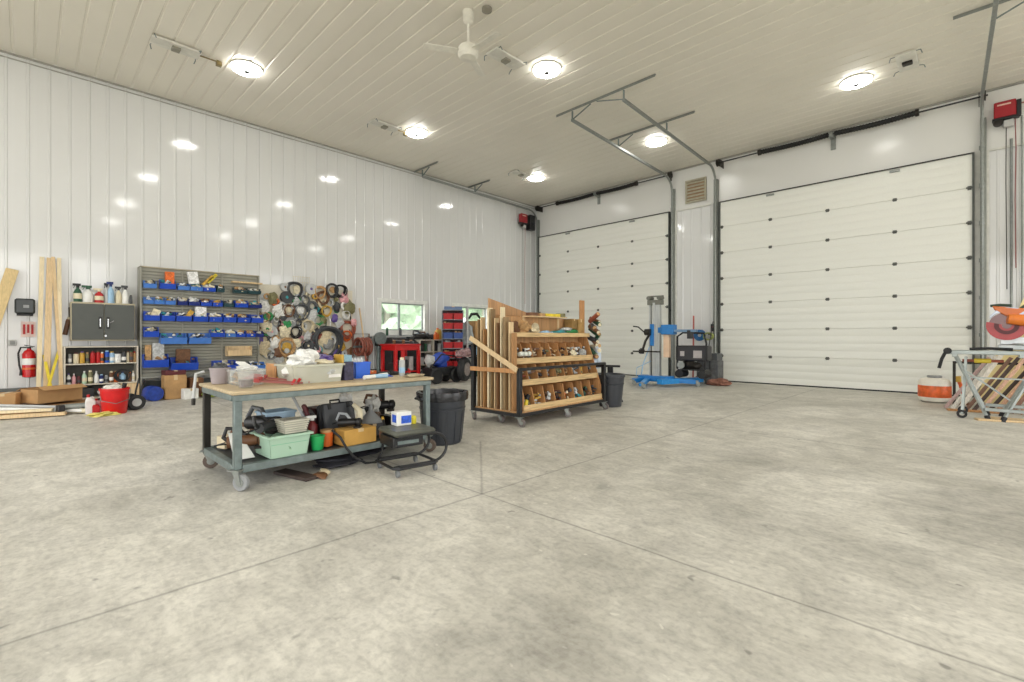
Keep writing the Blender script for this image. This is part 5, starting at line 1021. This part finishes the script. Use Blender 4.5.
# bench under window
t = thing('window_bench','long white-topped bench running under the left windows','bench',(XL+.06,0,0))
b = MB(); b.box(0,.50,6.7,9.7,1.33-.06,1.33-.03) if False else b.box(0,.18,6.45,9.1,1.20,1.235); b.build('shelf_board', pm('light grey'), t, .003)
for y in (6.5,7.7,9.0): b = MB(); b.prism([(0,y-.01,1.2),(.16,y-.01,1.2),(0,y-.01,1.0)],(0,.02,0)); b.build('shelf_bracket', M_STEEL, t)
for k, (y, r, h, c, l) in enumerate(((7.0,.035,.22,'dark green','dark green bottle on window shelf, leftmost'),(7.42,.04,.22,'dark grey','dark grey bottle on window shelf, left part'),(8.05,.03,.10,'light grey','small grey tub on window shelf before the right pane'))):
    bottle(l, (XL+.17,y,1.237), r, h, c, 'black', 'can' if h > .2 else 'tub', None, 'shelf_bottle', 'bottle')
b = MB(); b.lump((0,0,.04),(.2,.5,.10),5,.4); tag(b.build('cloth', mat('blue grey cloth','8d98a8',.8,0,.3,12,.4), loc=(XL+.20,8.15,1.238)), 'blue grey cloth lying on the window shelf', 'cloth')
# white shelving with jugs
t = thing('open_shelving','low white open shelving right of the red table','shelving',(-11.45,8.22,0))
for y in (-.47,.0,.50): b = MB(); b.box(-.22,.22,y-.015,y+.015,0,1.12); b.build('side_panel', M_SH, t)
for z in (.05,.40,.76,1.10): b = MB(); b.box(-.22,.22,-.46,.49,z,z+.025); b.build('shelf', M_SH, t)
b = MB(); b.box(-.22,-.21,-.46,.49,.05,1.1); b.build('back_panel', mat('shelf back','5b5a54',.7), t)
sh = [(-.45,'black',.14,.2),(-.30,'dark green',.10,.22),(-.14,'light grey',.12,.2),(.12,'charcoal',.15,.24),(.30,'white',.10,.22),(.46,'black',.12,.2)]
for i, z in enumerate((.787,.427,.077)):
    for k, (y, c, w, hh) in enumerate(sh):
        c2 = sh[(k+i*2)%6][1]; carton('shelf_box','%s box in low white shelving, %s shelf, %s' % (c2, ('upper','middle','lower')[i], ('first from left','second from left','third from left','third from right','second from right','last on right')[k]),'box',(-11.40,8.22+y*.82,z),(.24,w*.85,hh),c2,tape=False,group='boxes in the low white shelving')
bottle('yellow and orange jug on top of low white shelving', (-11.4,8.52,1.127), .11, .34, 'gold','orange','jug',None,'jug','jug')
bottle('orange jug in front of the yellow jug on white shelving', (-11.30,8.36,1.127), .07, .22, 'orange','red','jug',None,'jug','jug')
machine('black power tool on top of low white shelving, left', (-11.42,7.90,1.127), 1.5, 1.5,'black','charcoal',12)
machine('charcoal power tool on white shelving top beside the yellow jug', (-11.48,8.14,1.127), 1.2, 1.3,'charcoal','brown',13)
# blue and black pile in front of the shelving
t = thing('lawn_mower','dark wheeled machine with blue cover right of red table','machine',(-10.12,7.68,0),.05)
b = MB(); b.lump((0,-.12,.60),(.42,.5,.40),3,.3,3,False); b.build('blue_cover', mat('blue cover','2b4aa8',.45,0,.4,9,.3), t); b = MB(); b.lump((0,-.42,.60),(.30,.26,.32),9,.3,2,False); b.build('white_cover', pm('light grey'), t)
b = MB(); b.box(-.22,.22,-.50,.42,.20,.42); b.build('chassis', M_BLKM, t, .03); b = MB(); b.tube([(.1,-.5,.4),(.2,-.2,.75),(.22,.25,.7),(.2,.42,.45)],.02,8); b.build('tube_frame', M_DKM, t)
for y, x in ((-.36,.2),(.30,.22),(-.36,-.22),(.30,-.22)): b = MB(); b.lathe([(.04,-.04),(.17,-.045),(.20,-.02),(.20,.02),(.17,.045),(.04,.04)],(x,y,.20),(1,0,0),24); b.build('wheel', M_BLK, t)
t = thing('big_tire','black tire with pale rim lying against the wheeled machine','tire',(-9.75,8.12,.0),.35)
b = MB(); b.lathe([(.17,-.08),(.27,-.09),(.31,-.05),(.31,.05),(.27,.09),(.17,.08)],(0,0,.35),(1,.1,0),30); b.build('tire', M_BLK, t); b = MB(); b.lathe([(.02,-.085),(.18,-.093),(.18,.093),(.02,.085)],(0,0,.35),(1,.1,0),20); b.build('rim', mat('rim print','8f8582',.4,.2,.4,14), t)
b = MB(); b.lump((0,0,.09),(.34,.4,.22),71,.5,3); tag(b.build('pink_bag', mat('mottled bag','9c7f80',.6,0,.6,18,.5), loc=(-9.75,8.12,.665)), 'mottled pink grey bag on top of the black tire', 'bag')
# red bin tower
t = thing('parts_tower','narrow steel rack standing left of the second window','rack',(-10.75,8.53,0),-.62)
for y in (-.30,.30): b = MB(); b.box(-.2,-.14,y-.012,y+.012,0,1.96); b.build('side_panel', mat('tower grey','8e9499',.4,.3), t)
for k in range(8): b = MB(); b.box(-.2,.2,-.29,.29,.06+.27*k,.075+.27*k); b.build('shelf', mat('tower grey','8e9499',.4,.3), t)
b = MB(); b.box(-.21,-.20,-.3,.3,.05,1.96); b.build('back_panel', mat('tower back','4b3a3c',.5), t)
lv = ['bottom','second from bottom','third from bottom','fourth from bottom','fourth from top','third from top','second from top','top']
for k in range(7):
    c = ['red','red','red','red','blue','red','red'][k]
    for s in (0,1):
        cc = c if (k,s) != (5,1) else 'red'; w_ = 'left' if s == 0 else 'right'
        t = thing('small_parts_bin','%s parts bin in narrow rack, %s level, %s' % (cc,lv[k],w_),'bin',(-10.75+(-.14+.28*s)*math.sin(.62),8.53+(-.14+.28*s)*math.cos(.62),.077+.27*k),-.62,'parts bins in the narrow rack'); openbox('bin_body', mat('tower '+cc, {'red':'b02226','blue':'35508f'}[cc],.4), t, .40, .27, .17, .006, .08, .006)
        b = MB()
        for q in range(5): b.lump((random.uniform(-.05,.15),random.uniform(-.08,.08),.14+.05*random.random()),(.11,.09,.09),q,.4,1)
        b.build('loose_parts', pm(random.choice(['charcoal','tan','silver','maroon'])), t)['kind'] = 'stuff'
carton('blue_case','grey blue case lying on top of the narrow red bin rack','case',(-10.75,8.53,1.962),(.36,.5,.10),'grey',-.62,m=mat('slate case','5d7396',.5))
# grey cabinet, white bag and carton behind rack
t = thing('steel_post','light grey steel upright strip at the right of red bins','post',(-10.55,8.90,0)); b = MB(); b.box(-.02,.02,-.03,.03,0,2.08); b.build('post', pm('light grey'), t, .003); b = MB(); b.box(-.08,.08,-.08,.08,0,.012); b.build('foot', pm('grey'), t)
t = thing('dark_cabinet','dark open cabinet standing left of the lumber rack','cabinet',(-10.85,9.30,0))
b = MB(); b.box(-.25,-.23,-.36,.36,0,.96); b.box(-.25,.2,-.36,-.34,0,.96); b.box(-.25,.2,.34,.36,0,.96); b.build('carcass', mat('blue black steel','262b36',.45), t)
for z in (.04,.34,.64,.94): b = MB(); b.box(-.23,.2,-.34,.34,z,z+.02); b.build('shelf', mat('blue black steel','262b36',.45), t)
for i, z in enumerate((.061,.361,.661)):
    for k, (y, c) in enumerate(((-.32,('green','grey','navy blue')[i]),(.02,('dark green','black','light blue')[i]),(.32,('charcoal','grey','charcoal')[i]))):
        carton('stored_box','%s box in the dark cabinet, %s shelf, %s' % (c,('bottom','middle','top')[i],('left','centre','right')[k]),'box',(-10.86,9.30+y*.7,z),(.3,.2,.22+.03*k),c,tape=False)
b = MB(); b.lump((0,0,.27),(.40,.34,.80),33,.35,3); tag(b.build('grey_bag', mat('grey film','a8aeb0',.35,0,.15,12,.5), loc=(-10.85,9.12,.99)), 'tall light grey bag on the dark cabinet left end', 'bag')
carton('cardboard_box','tan cardboard carton standing on the dark cabinet','box',(-10.85,9.50,.962),(.34,.34,.72),'tan',0,m=M_CARD)
b = MB(); b.tube([(0,-.22,0),(0,-.1,.14),(0,.1,.16),(0,.24,.03)],[.03,.045,.045,.03],8); tag(b.build('black_grip', M_BLK, loc=(-10.85,9.42,1.74)), 'black curved hose lying on the carton before window', 'hose')
# ================================================================== material lift before the doors
t = thing('material_lift','blue and silver material lift with hand winch before the doors','lift',(-5.78,11.0,0),.05)
M_LB = mat('lift blue','1f78c0',.35); M_AL = mat('lift aluminium','b9bcbb',.35,.5,.06)
for k, (x, w) in enumerate(((-.02,.17),(.04,.13),(.08,.09))): b = MB(); b.box(x-.015,x+.015+.02,-w/2,w/2,.12,2.05-.02*k); b.box(x-.02,x+.04,-w/2-.012,-w/2+.004,.12,2.05-.02*k); b.box(x-.02,x+.04,w/2-.004,w/2+.012,.12,2.05-.02*k); b.build('mast_section', M_AL, t)
for s in (-1,1): b = MB(); b.box(-.16+(.24 if s > 0 else 0),-.12+(.24 if s > 0 else 0),-.05,.05,.12,2.06); b.build('mast_rail', M_AL, t)
b = MB(); b.box(-.19,.17,-.09,.09,2.0,2.12); b.cyl((-.15,-.12,2.17),(-.15,.12,2.17),.05,n=14); b.cyl((.12,-.12,2.17),(.12,.12,2.17),.05,n=14); b.box(-.2,.2,-.03,.03,2.2,2.23); b.build('mast_head', mat('dull head','77786f',.5,.3), t, .005)
b = MB(); b.box(-.10,.0,-.13,-.05,.98,1.52); b.build('winch_plate', M_LB, t, .006)
b = MB(); b.cyl((-.2,-.17,1.32),(-.06,-.17,1.32),.08,n=16); b.build('winch_drum', M_DKM, t)
b = MB(); b.tube([(-.22,-.19,1.32),(-.36,-.22,1.45),(-.50,-.22,1.47)],.016,8); b.build('winch_crank', M_DKM, t)
b = MB(); b.tube([(-.08,-.14,1.30),(-.18,-.2,1.10),(-.26,-.2,.86)],.03,8); b.tube([(-.52,-.2,.84),(-.10,-.2,.84),(.20,-.2,.84)],.018,8); b.lump((-.28,-.2,.84),(.16,.14,.16),2,.3); b.build('steering_handle', M_DKM, t)
b = MB(); b.box(.18,.50,-.12,.10,1.26,1.50); b.build('carriage', M_LB, t, .012)
b = MB(); b.box(.0,.2,-.06,.06,1.30,1.44); b.build('carriage_arm', M_LB, t, .006); b = MB(); b.box(.50,1.0,-.08,-.02,1.32,1.38); b.box(.50,1.0,.04,.10,1.32,1.38); b.build('fork', mat('fork blue grey','6c8ba8',.4,.2), t)
b = MB(); b.box(.82,.9,-.1,.1,1.16,1.36); b.build('fork_stop', M_BLKM, t, .006); b = MB(); b.box(.22,.36,-.05,.05,.70,1.26); b.build('warning_plate', mat('peach panel','e2c2a4',.5), t)
b = MB(); b.box(-.42,.42,-.14,.14,.10,.24); b.build('base', M_LB, t, .012)
for s, e in ((-1,(-.40,-.38)),(1,(.85,.35))): b = MB(); b.beam((s*.3,0,.15),(e[0],e[1],.11),.13,.11); b.build('outrigger', M_LB, t, .006)
b = MB(); b.beam((.30,-.45,.13),(.76,.98,.12),.16,.12); b.build('front_leg', mat('lift blue light','2f8fd6',.35), t, .006)
b = MB(); b.beam((-.2,-.02,.14),(.10,-.98,.09),.12,.08); b.build('front_leg', mat('lift blue light','2f8fd6',.35), t, .006)
for x, y in ((-.42,-.40),(.12,-.98),(.76,.98),(.88,.35)): caster(t, x, y, .145, .055, M_GALV, .3)
b = MB(); b.tube([(-.34,-.1,.24),(-.30,-.1,.5),(-.14,-.06,.96)],.014,8); b.tube([(-.48,-.1,.22),(-.46,-.1,.42),(-.1,-.06,.60)],.010,8); b.build('brace_tube', pm('light blue'), t)
# pressure washer / generator
t = thing('generator','black framed portable generator with handle on lift legs','generator',(-5.10,11.55,.19),.1)
b = MB(); b.tube([(-.30,-.18,.22),(-.30,-.18,1.02),(-.16,-.18,1.12),(.34,-.18,1.10),(.40,-.18,.85),(.36,-.18,.22)],.025,8); b.build('front_frame', M_BLK, t); b = MB(); b.tube([(-.25,.22,.22),(-.25,.22,.62),(.36,.22,.62),(.36,.22,.22)],.02,8); b.build('rear_frame', M_BLK, t)
b = MB(); b.box(-.34,.42,-.2,.2,.42,.80); b.build('tank', mat('black plastic','27262a',.45), t, .03); b = MB(); b.box(.10,.30,-.215,-.2,.50,.68); b.box(-.22,-.12,-.215,-.2,.54,.66); b.build('control_panel', mat('panel grey','b3adab',.5), t)
b = MB(); b.lump((-.05,0,.30),(.52,.34,.26),4,.3,2,False); b.build('engine', M_DKM, t); b = MB(); b.cyl((-.2,-.19,.32),(-.2,-.23,.32),.09,n=16); b.build('recoil_cover', M_GALV, t)
b = MB(); b.box(-.3,.36,-.17,.17,.19,.215); b.build('base_plate', M_BLKM, t)
for x in (-.25,.3): b = MB(); b.cyl((x,-.22,.10),(x,.22,.10),.10,n=18); b.build('wheel', M_BLK, t)
carton('tool_box','dark grey crate standing on floor behind the generator','crate',(-4.98,12.35,.0),(.55,.36,.60),'charcoal',m=mat('mottled grey','5d5f60',.5,0,.4,10),tape=False)
carton('tool_box','grey hard case stacked on the dark crate by far wall','case',(-4.98,12.35,.602),(.50,.34,.18),'dark grey',tape=False)
b = MB(); b.lump((0,0,.07),(.5,.36,.2),55,.4,3); tag(b.build('rug_roll', mat('rusty cloth','8d6150',.8,0,.4,10,.4), loc=(-4.62,12.0,.003)), 'reddish brown cloth heap on floor by the broom', 'cloth')
# things at wall between doors
lean('red_handle_pole','tall red pole leaning on the wall between the doors','pole',(-5.72,13.02,.01),(-5.78,13.2,1.80),.035,.035,mat('pale red','b05850',.5),(0,1,0))
t = thing('hanging_hose','blue coiled hose hanging on the wall between the doors','hose',(-5.58,13.16,1.20)); b = MB()
for q in range(5): b.loop((0,-.02*q,.05),(0,1,.1*(q-2)),.14-.035*(q%3),.022,24,6)
b.build('hose_coil', mat('hose blue','23669c',.4), t); b = MB(); b.box(-.04,.04,.0,.10,.14,.20); b.build('hook', M_DKM, t)
t = thing('green_hose','yellow green coiled cord hanging right of the blue hose','cord',(-5.33,13.14,1.20)); b = MB()
for q in range(4): b.loop((0,-.02*q,.02),(0,1,.12*(q-2)),.10-.01*(q%3),.014,20,6,1.3)
b.build('cord_coil', mat('hose lime','97a05a',.5), t); b = MB(); b.box(-.02,.02,.0,.10,.06,.12); b.build('hook', M_DKM, t)
t = thing('wall_switch','black pendant switch on wall at right of hoses','switch',(-5.26,YF-.06,1.36)); b = MB(); b.box(-.05,.05,-.06,0,0,.20); b.build('housing', M_BLK, t, .01); b = MB(); b.cyl((0,-.06,.12),(0,-.075,.12),.02,n=10); b.build('button', pm('red'), t)
t = thing('push_broom','push broom with black crossbar leaning near the door track','broom',(-5.38,12.9,0)); b = MB(); b.cyl((.02,-.05,.12),(.20,.16,1.62),.014,n=8); b.build('handle', M_BLKM, t); b = MB(); b.box(-.18,.22,-.10,.02,.06,.13); b.build('head', pm('reddish brown'), t, .006); b = MB(); b.box(-.17,.21,-.09,.01,.0,.06); b.build('bristles', pm('maroon'), t)
b = MB(); b.box(-.14,.24,.0,.03,.58,.62); b.build('crossbar', M_BLKM, t)
carton('wood_block','pale pinkish wood block standing by the far wall next to broom','block',(-5.15+.0,12.98,0),(.12,.16,.32),'beige',tape=False)
# ================================================================== mitre saw station at the right edge
SY = 10.0
M_ALU = mat('stand aluminium','a3aaa8',.4,.4,.1)
t = thing('saw_stand','grey folding saw stand with crossed legs at the right edge','saw stand',(0,SY,0))
xl, xr = -.34, 1.35
b = MB(); b.box(xl,xr,-.16,-.10,.94,1.0); b.box(xl,xr,.10,.16,.94,1.0); b.build('top_rail', M_ALU, t, .008)
b = MB(); b.cyl((xl-.06,0,.97),(xr,0,.97),.028,n=10); b.build('centre_tube', M_ALU, t)
for x in (xl+.06,.42,xr-.08):
    b = MB(); b.box(x-.03,x+.03,-.18,.18,.90,.95); b.build('cross_bar', M_ALU, t, .005)
for k, (xa, xb) in enumerate(((-.28,.06),(.62,.24),(.80,1.2))):
    for y in (-.22,.22):
        b = MB(); b.beam((xa,y*.6,.93),(xb,y*1.5,.06),.045,.03); b.build('leg', M_ALU, t, .004); b = MB(); b.cyl((xb,y*1.5,.07),(xb+(.02 if xb>xa else -.02),y*1.58,.0),.032,n=10); b.build('rubber_foot', M_BLK, t)
b = MB(); b.beam((.04,-.33,.16),(1.2,-.33,.16),.05,.045); b.build('lower_bar', M_ALU, t, .005); b = MB(); b.beam((.05,.33,.16),(1.2,.33,.16),.05,.045); b.build('lower_bar', M_ALU, t, .005)
b = MB(); b.beam((-.16,-.16,.60),(.60,-.18,.60),.03,.02); b.beam((-.22,-.15,.75),(.30,-.25,.30),.03,.02); b.build('brace', M_ALU, t)
for y in (-.28,.28): b = MB(); b.ring((-.20,y,.06),(0,1,0),.06,.03,.045,20); b.build('wheel', M_BLK, t)
b = MB(); b.beam((-.20,-.26,.06),(-.16,-.1,.90),.03,.03); b.beam((-.20,.30,.06),(-.16,.1,.90),.03,.03); b.build('wheel_strut', M_ALU, t)
b = MB(); b.tube([(xl-.05,-.1,.96),(xl-.09,-.1,.86),(xl-.12,-.1,.72)],.022,8); b.build('stop_handle', M_BLK, t); b = MB(); b.lathe([(.02,0),(.05,0),(.05,.03),(.02,.035)],(xl-.02,-.17,.99),(0,-1,0),12); b.build('knob', M_BLK, t)
for s, l in ((-.08,'front'),(.08,'rear')): pass
t = thing('yellow_tool','small yellow and grey tool under the saw stand rail','tool',(0.02,SY-.02,.845)); b = MB(); b.cyl((-.09,0,.0),(.09,0,.0),.035,n=12); b.build('body', mat('tool yellow','c8b02e',.4), t); 
for q in (-.22,.09): b = MB(); b.cyl((q,0,.0),(q+.13,0,.0),.022,n=10); b.build('end_grip', pm('reddish brown'), t)
b = MB(); b.tube([(0,0,.0),(.2,.02,.01),(.45,0,.0)],.02,8); tag(b.build('black_bar', M_BLK, loc=(-.12,SY-.10,1.022)), 'black bar lying on the left end of the saw stand', 'bar')
t = thing('miter_saw','orange miter saw with red blade guard on grey stand','miter saw',(.40,SY,1.0),-.05)
M_OR = mat('saw orange','dd7a2c',.35)
b = MB(); b.box(-.22,.50,-.10,.20,.012,.09); b.build('saw_base', mat('saw grey','b4b9ba',.35,.3), t, .012)
b = MB(); b.lathe([(.02,0),(.18,0),(.19,.02),(.02,.025)],(.12,-.02,.09),(0,0,1),28); b.build('turntable', mat('saw silver','c8cccd',.3,.4), t)
b = MB(); b.box(-.20,.48,.08,.11,.09,.20); b.build('fence', mat('saw silver','c8cccd'), t, .006)
c0 = Vector((-.13,.0,.37))
A_ = [math.radians(q) for q in range(165,371,9)]
b = MB(); b.prism([(c0.x+.215*math.cos(a),-.02,c0.z+.215*math.sin(a)) for a in A_]+[(c0.x+.05*math.cos(a),-.02,c0.z+.05*math.sin(a)) for a in A_[::-1]],(0,.04,0)); b.build('blade_guard', mat('guard red','a8383a',.3,0,.15), t)
b = MB(); b.lathe([(.02,-.004),(.19,-.004),(.19,.004),(.02,.004)], c0, (0,1,0), 34); b.build('saw_blade', mat('blade steel','6f5a5a',.3,.6), t)
b = MB(); b.prism([(c0.x+.13*math.cos(a),-.028,c0.z+.13*math.sin(a)) for a in A_]+[(c0.x+.08*math.cos(a),-.028,c0.z+.08*math.sin(a)) for a in A_[::-1]],(0,.056,0)); b.build('guard_band', pm('maroon'), t)
b = MB(); b.prism([(c0.x+.20*math.cos(a), -.03, c0.z+.20*math.sin(a)) for a in [math.radians(q) for q in (150,125,100,75,50,25)]]+[(c0.x+.24*math.cos(a)+.03, -.03, c0.z+.245*math.sin(a)+.02) for a in [math.radians(q) for q in (25,50,75,100,125,150)]], (0,.07,0)); b.build('upper_guard', mat('guard grey','b9c0cc',.3,.3), t, .004)
b = MB(); b.cyl((-.12,-.09,.46),(.18,-.03,.42),.07,.095,18); b.cyl((.18,-.03,.42),(.50,.06,.40),.095,.08,18); b.build('motor', M_OR, t)
b = MB(); b.hexa([(-.26,-.035,.60),(-.08,-.035,.46),(-.08,.035,.46),(-.26,.035,.60),(-.28,-.03,.66),(.10,-.03,.60),(.10,.03,.60),(-.28,.03,.66)]); b.build('arm_cover', mat('saw orange dark','cf6f30',.35), t, .012)
b = MB(); b.tube([(-.30,0,.66),(-.20,0,.67),(-.08,0,.655)],.020,8); b.tube([(.0,0,.60),(.08,0,.68),(.22,0,.66),(.34,0,.54)],.018,8); b.build('handle', mat('green black grip','2e4036',.5), t)
b = MB(); b.beam((.30,.08,.10),(.34,.08,.42),.07,.06); b.build('pivot_arm', mat('saw grey','b4b9ba'), t, .008); b = MB(); b.cyl((.30,.12,.52),(.75,.20,.46),.018,n=10); b.cyl((.30,.04,.52),(.75,.12,.46),.018,n=10); b.build('slide_rail', M_CHROME, t)
# leaning planks behind the stand
rd = random.Random(11)
cols = [('pink','b89c98'),('white','d9d4ca'),('white','cfc8bb'),('brown','7b5a48'),('dark','4a3a34'),('tan','c79f86'),('dark','40332e'),('tan','c69a7c'),('dark','3c302c'),('brown','8a6450'),('tan','be9474'),('dark','443631'),('white','c9c3b6'),('tan','b78d6b'),('dark','3d312d')]
for k in range(15):
    c, hx_ = cols[k]; x = -.22+.085*k; yb = 10.72-.03*(k%3); L_ = 1.0+rd.uniform(-.12,.14)
    lean('leaning_plank', '%s narrow plank leaning behind saw stand, %s' % (c, ['leftmost','second from left','third from left','fourth from left','fifth from left','sixth from left','seventh from left','middle one','seventh from right','sixth from right','fifth from right','fourth from right','third from right','second from right','rightmost'][k]), 'plank', (x-.20,yb,.02), (x+.32,yb+.55,L_*.86), .05 if c!='white' else .06, .022, wood('plank '+hx_, hx_, 6), (0,-1,0), 'narrow planks leaning behind the saw stand')
t = thing('offcut_stand','dark low steel rack holding the leaning planks','rack',(.4,11.35,0)); b = MB()
b.box(-.75,.95,-.02,.02,.74,.78); b.build('rest_bar', M_DKM, t)
for x in (-.73,.93): b = MB(); b.box(x-.02,x+.02,-.02,.02,0,.74); b.build('post', M_DKM, t); 
for x in (-.73,.93): b = MB(); b.box(x-.02,x+.02,-.3,.3,0,.03); b.build('foot', M_DKM, t)
lean('yellow_board','wide pale yellow board leaning high behind the orange saw','board',(.12,12.05,.01),(1.56,12.95,4.2),.42,.03,mat('pale yellow board','e5d39a',.6,0,.08,3),(0,-1,0))
for k, (x, c, l) in enumerate(((.30,'golden pine','golden board leaning behind saw, left one of three'),(.42,'golden pine','golden board leaning behind saw, middle one of three'),(.55,'golden pine','golden board leaning behind saw, right one of three'))):
    lean('golden_board', l, 'board', (x,11.75,.01), (x+.60,12.15,1.55-.04*k), .085,.03, wood('golden pine','d4ad60'), (0,-1,0), 'golden boards behind the saw')
t = thing('round_tank','white round tank with orange band on floor by near door','tank',(-.61,11.75,0))
b = MB(); b.lathe([(.16,0),(.215,.03),(.232,.07),(.232,.36),(.205,.42),(.12,.45),(.001,.455)],n=32); b.build('tank_body', mat('tank white','e9e4d8',.4), t)
b = MB(); b.lathe([(.233,.10),(.238,.11),(.238,.30),(.233,.31)],n=32); b.build('orange_band', mat('tank orange','e0662e',.45,0,.25,14), t)
b = MB(); b.lathe([(.10,.44),(.11,.47),(.10,.49),(.001,.49)]); b.build('top_cap', pm('grey'), t)
t = thing('hose_reel','orange and brass hose fitting right of the round tank','hose fitting',(-.24,11.65,0)); b = MB(); b.tube([(0,0,.02),(.02,0,.2),(-.02,0,.36),(-.05,0,.44)],.028,8); b.build('hose', mat('tank orange','e0662e'), t); b = MB(); b.cyl((-.05,0,.40),(-.06,0,.50),.05,n=10); b.build('valve', pm('gold'), t); b = MB(); b.box(-.12,.14,-.1,.1,0,.04); b.build('base', pm('brown'), t, .006)
for k, (x, y, r_, l) in enumerate(((.28,9.72,.35,'yellow pine offcut on floor at the right picture edge, front'),(.42,9.95,.1,'yellow pine offcut on floor at right edge, behind the first'),(-.05,10.62,.2,'brown offcut on floor below the leaning planks'))):
    b = MB(); b.box(-.35,.35,-.06,.06,.002,.03); o = b.build('floor_offcut', M_PINE if k < 2 else M_OAK, None, .003); o.location = (x,y,0); o.rotation_euler.z = r_; tag(o, l, 'offcut')
# ------------------------------------------------------------------ open air outside, daylight and exposure
b = MB(); b.box(-45, 40, -40, 45, -.4, -.16); struct(b.build('ground', mat('pale gravel', 'c9c6bb', .9, 0, .1, 1.5)))  # unseen pale ground, added to bounce sky light up to the ceiling
M_LEAF = mat('birch leaves', 'b4cdb0', .8, 0, .25, 5.); M_BARK = mat('birch bark', 'b5ada0', .8)
for i, (x, y, hh, l) in enumerate(((-16.8,10.0,5.5,'pale green leafy tree outside window, filling left pane'),(-21.8,14.3,6.5,'pale green leafy tree outside window, filling right pane'),
                   (-16.9,15.3,5.0,'pale green leafy tree outside the window behind the lumber rack'),(-22.,19.5,6.5,'tall leafy tree outside, furthest towards the corner'))):
    t = thing('tree', l, 'tree', (x,y,-.2), i*1.3)
    b = MB(); b.tube([(0,0,0),(.05,0,hh*.4),(0,.05,hh*.8)], [.16,.12,.05], 8); b.build('trunk', M_BARK, t)
    b = MB()
    for k in range(26):
        a = random.random()*6.28; q = random.random(); rr = 1.3*math.sqrt(random.random())
        b.lump((rr*math.cos(a), rr*math.sin(a), hh*(.22+.7*q)), (1.2,1.2,.9), k, .5, 2, False)
    b.build('crown', M_LEAF, t)
w = bpy.data.worlds.new('overcast daylight'); bpy.context.scene.world = w; w.use_nodes = True; nt = w.node_tree
bg = nt.nodes['Background']; sk = nt.nodes.new('ShaderNodeTexSky'); sk.sky_type = 'HOSEK_WILKIE'; sk.turbidity = 6; sk.sun_direction = (.3,-.3,.9)
mx = nt.nodes.new('ShaderNodeMix'); mx.data_type = 'RGBA'; mx.inputs['Factor'].default_value = .88; mx.inputs['B'].default_value = (1.0,.99,.97,1)
nt.links.new(sk.outputs['Color'], mx.inputs['A']); nt.links.new(mx.outputs['Result'], bg.inputs['Color']); bg.inputs['Strength'].default_value = SKY
def portal(loc, rot, sx, sz):
    l = bpy.data.lights.new('daylight_portal','AREA'); l.shape = 'RECTANGLE'; l.size = sx; l.size_y = sz; l.cycles.is_portal = True
    o = bpy.data.objects.new('daylight_portal', l); o.location = loc; o.rotation_euler = rot; C.objects.link(o)
portal((XR,.2,2.4), (0,PI/2,0), 4.8, 5.2); portal((XR,8.8,2.4), (0,PI/2,0), 4.8, 5.2)
portal((-6.9,YB,2.4), (PI/2,0,0), 5.2, 4.8); portal((.4,YB,2.4), (PI/2,0,0), 5.2, 4.8)
vs = bpy.context.scene.view_settings; vs.view_transform = 'Standard'; vs.look = 'None'; vs.gamma = 1; vs.use_curve_mapping = False; vs.exposure = EXPO
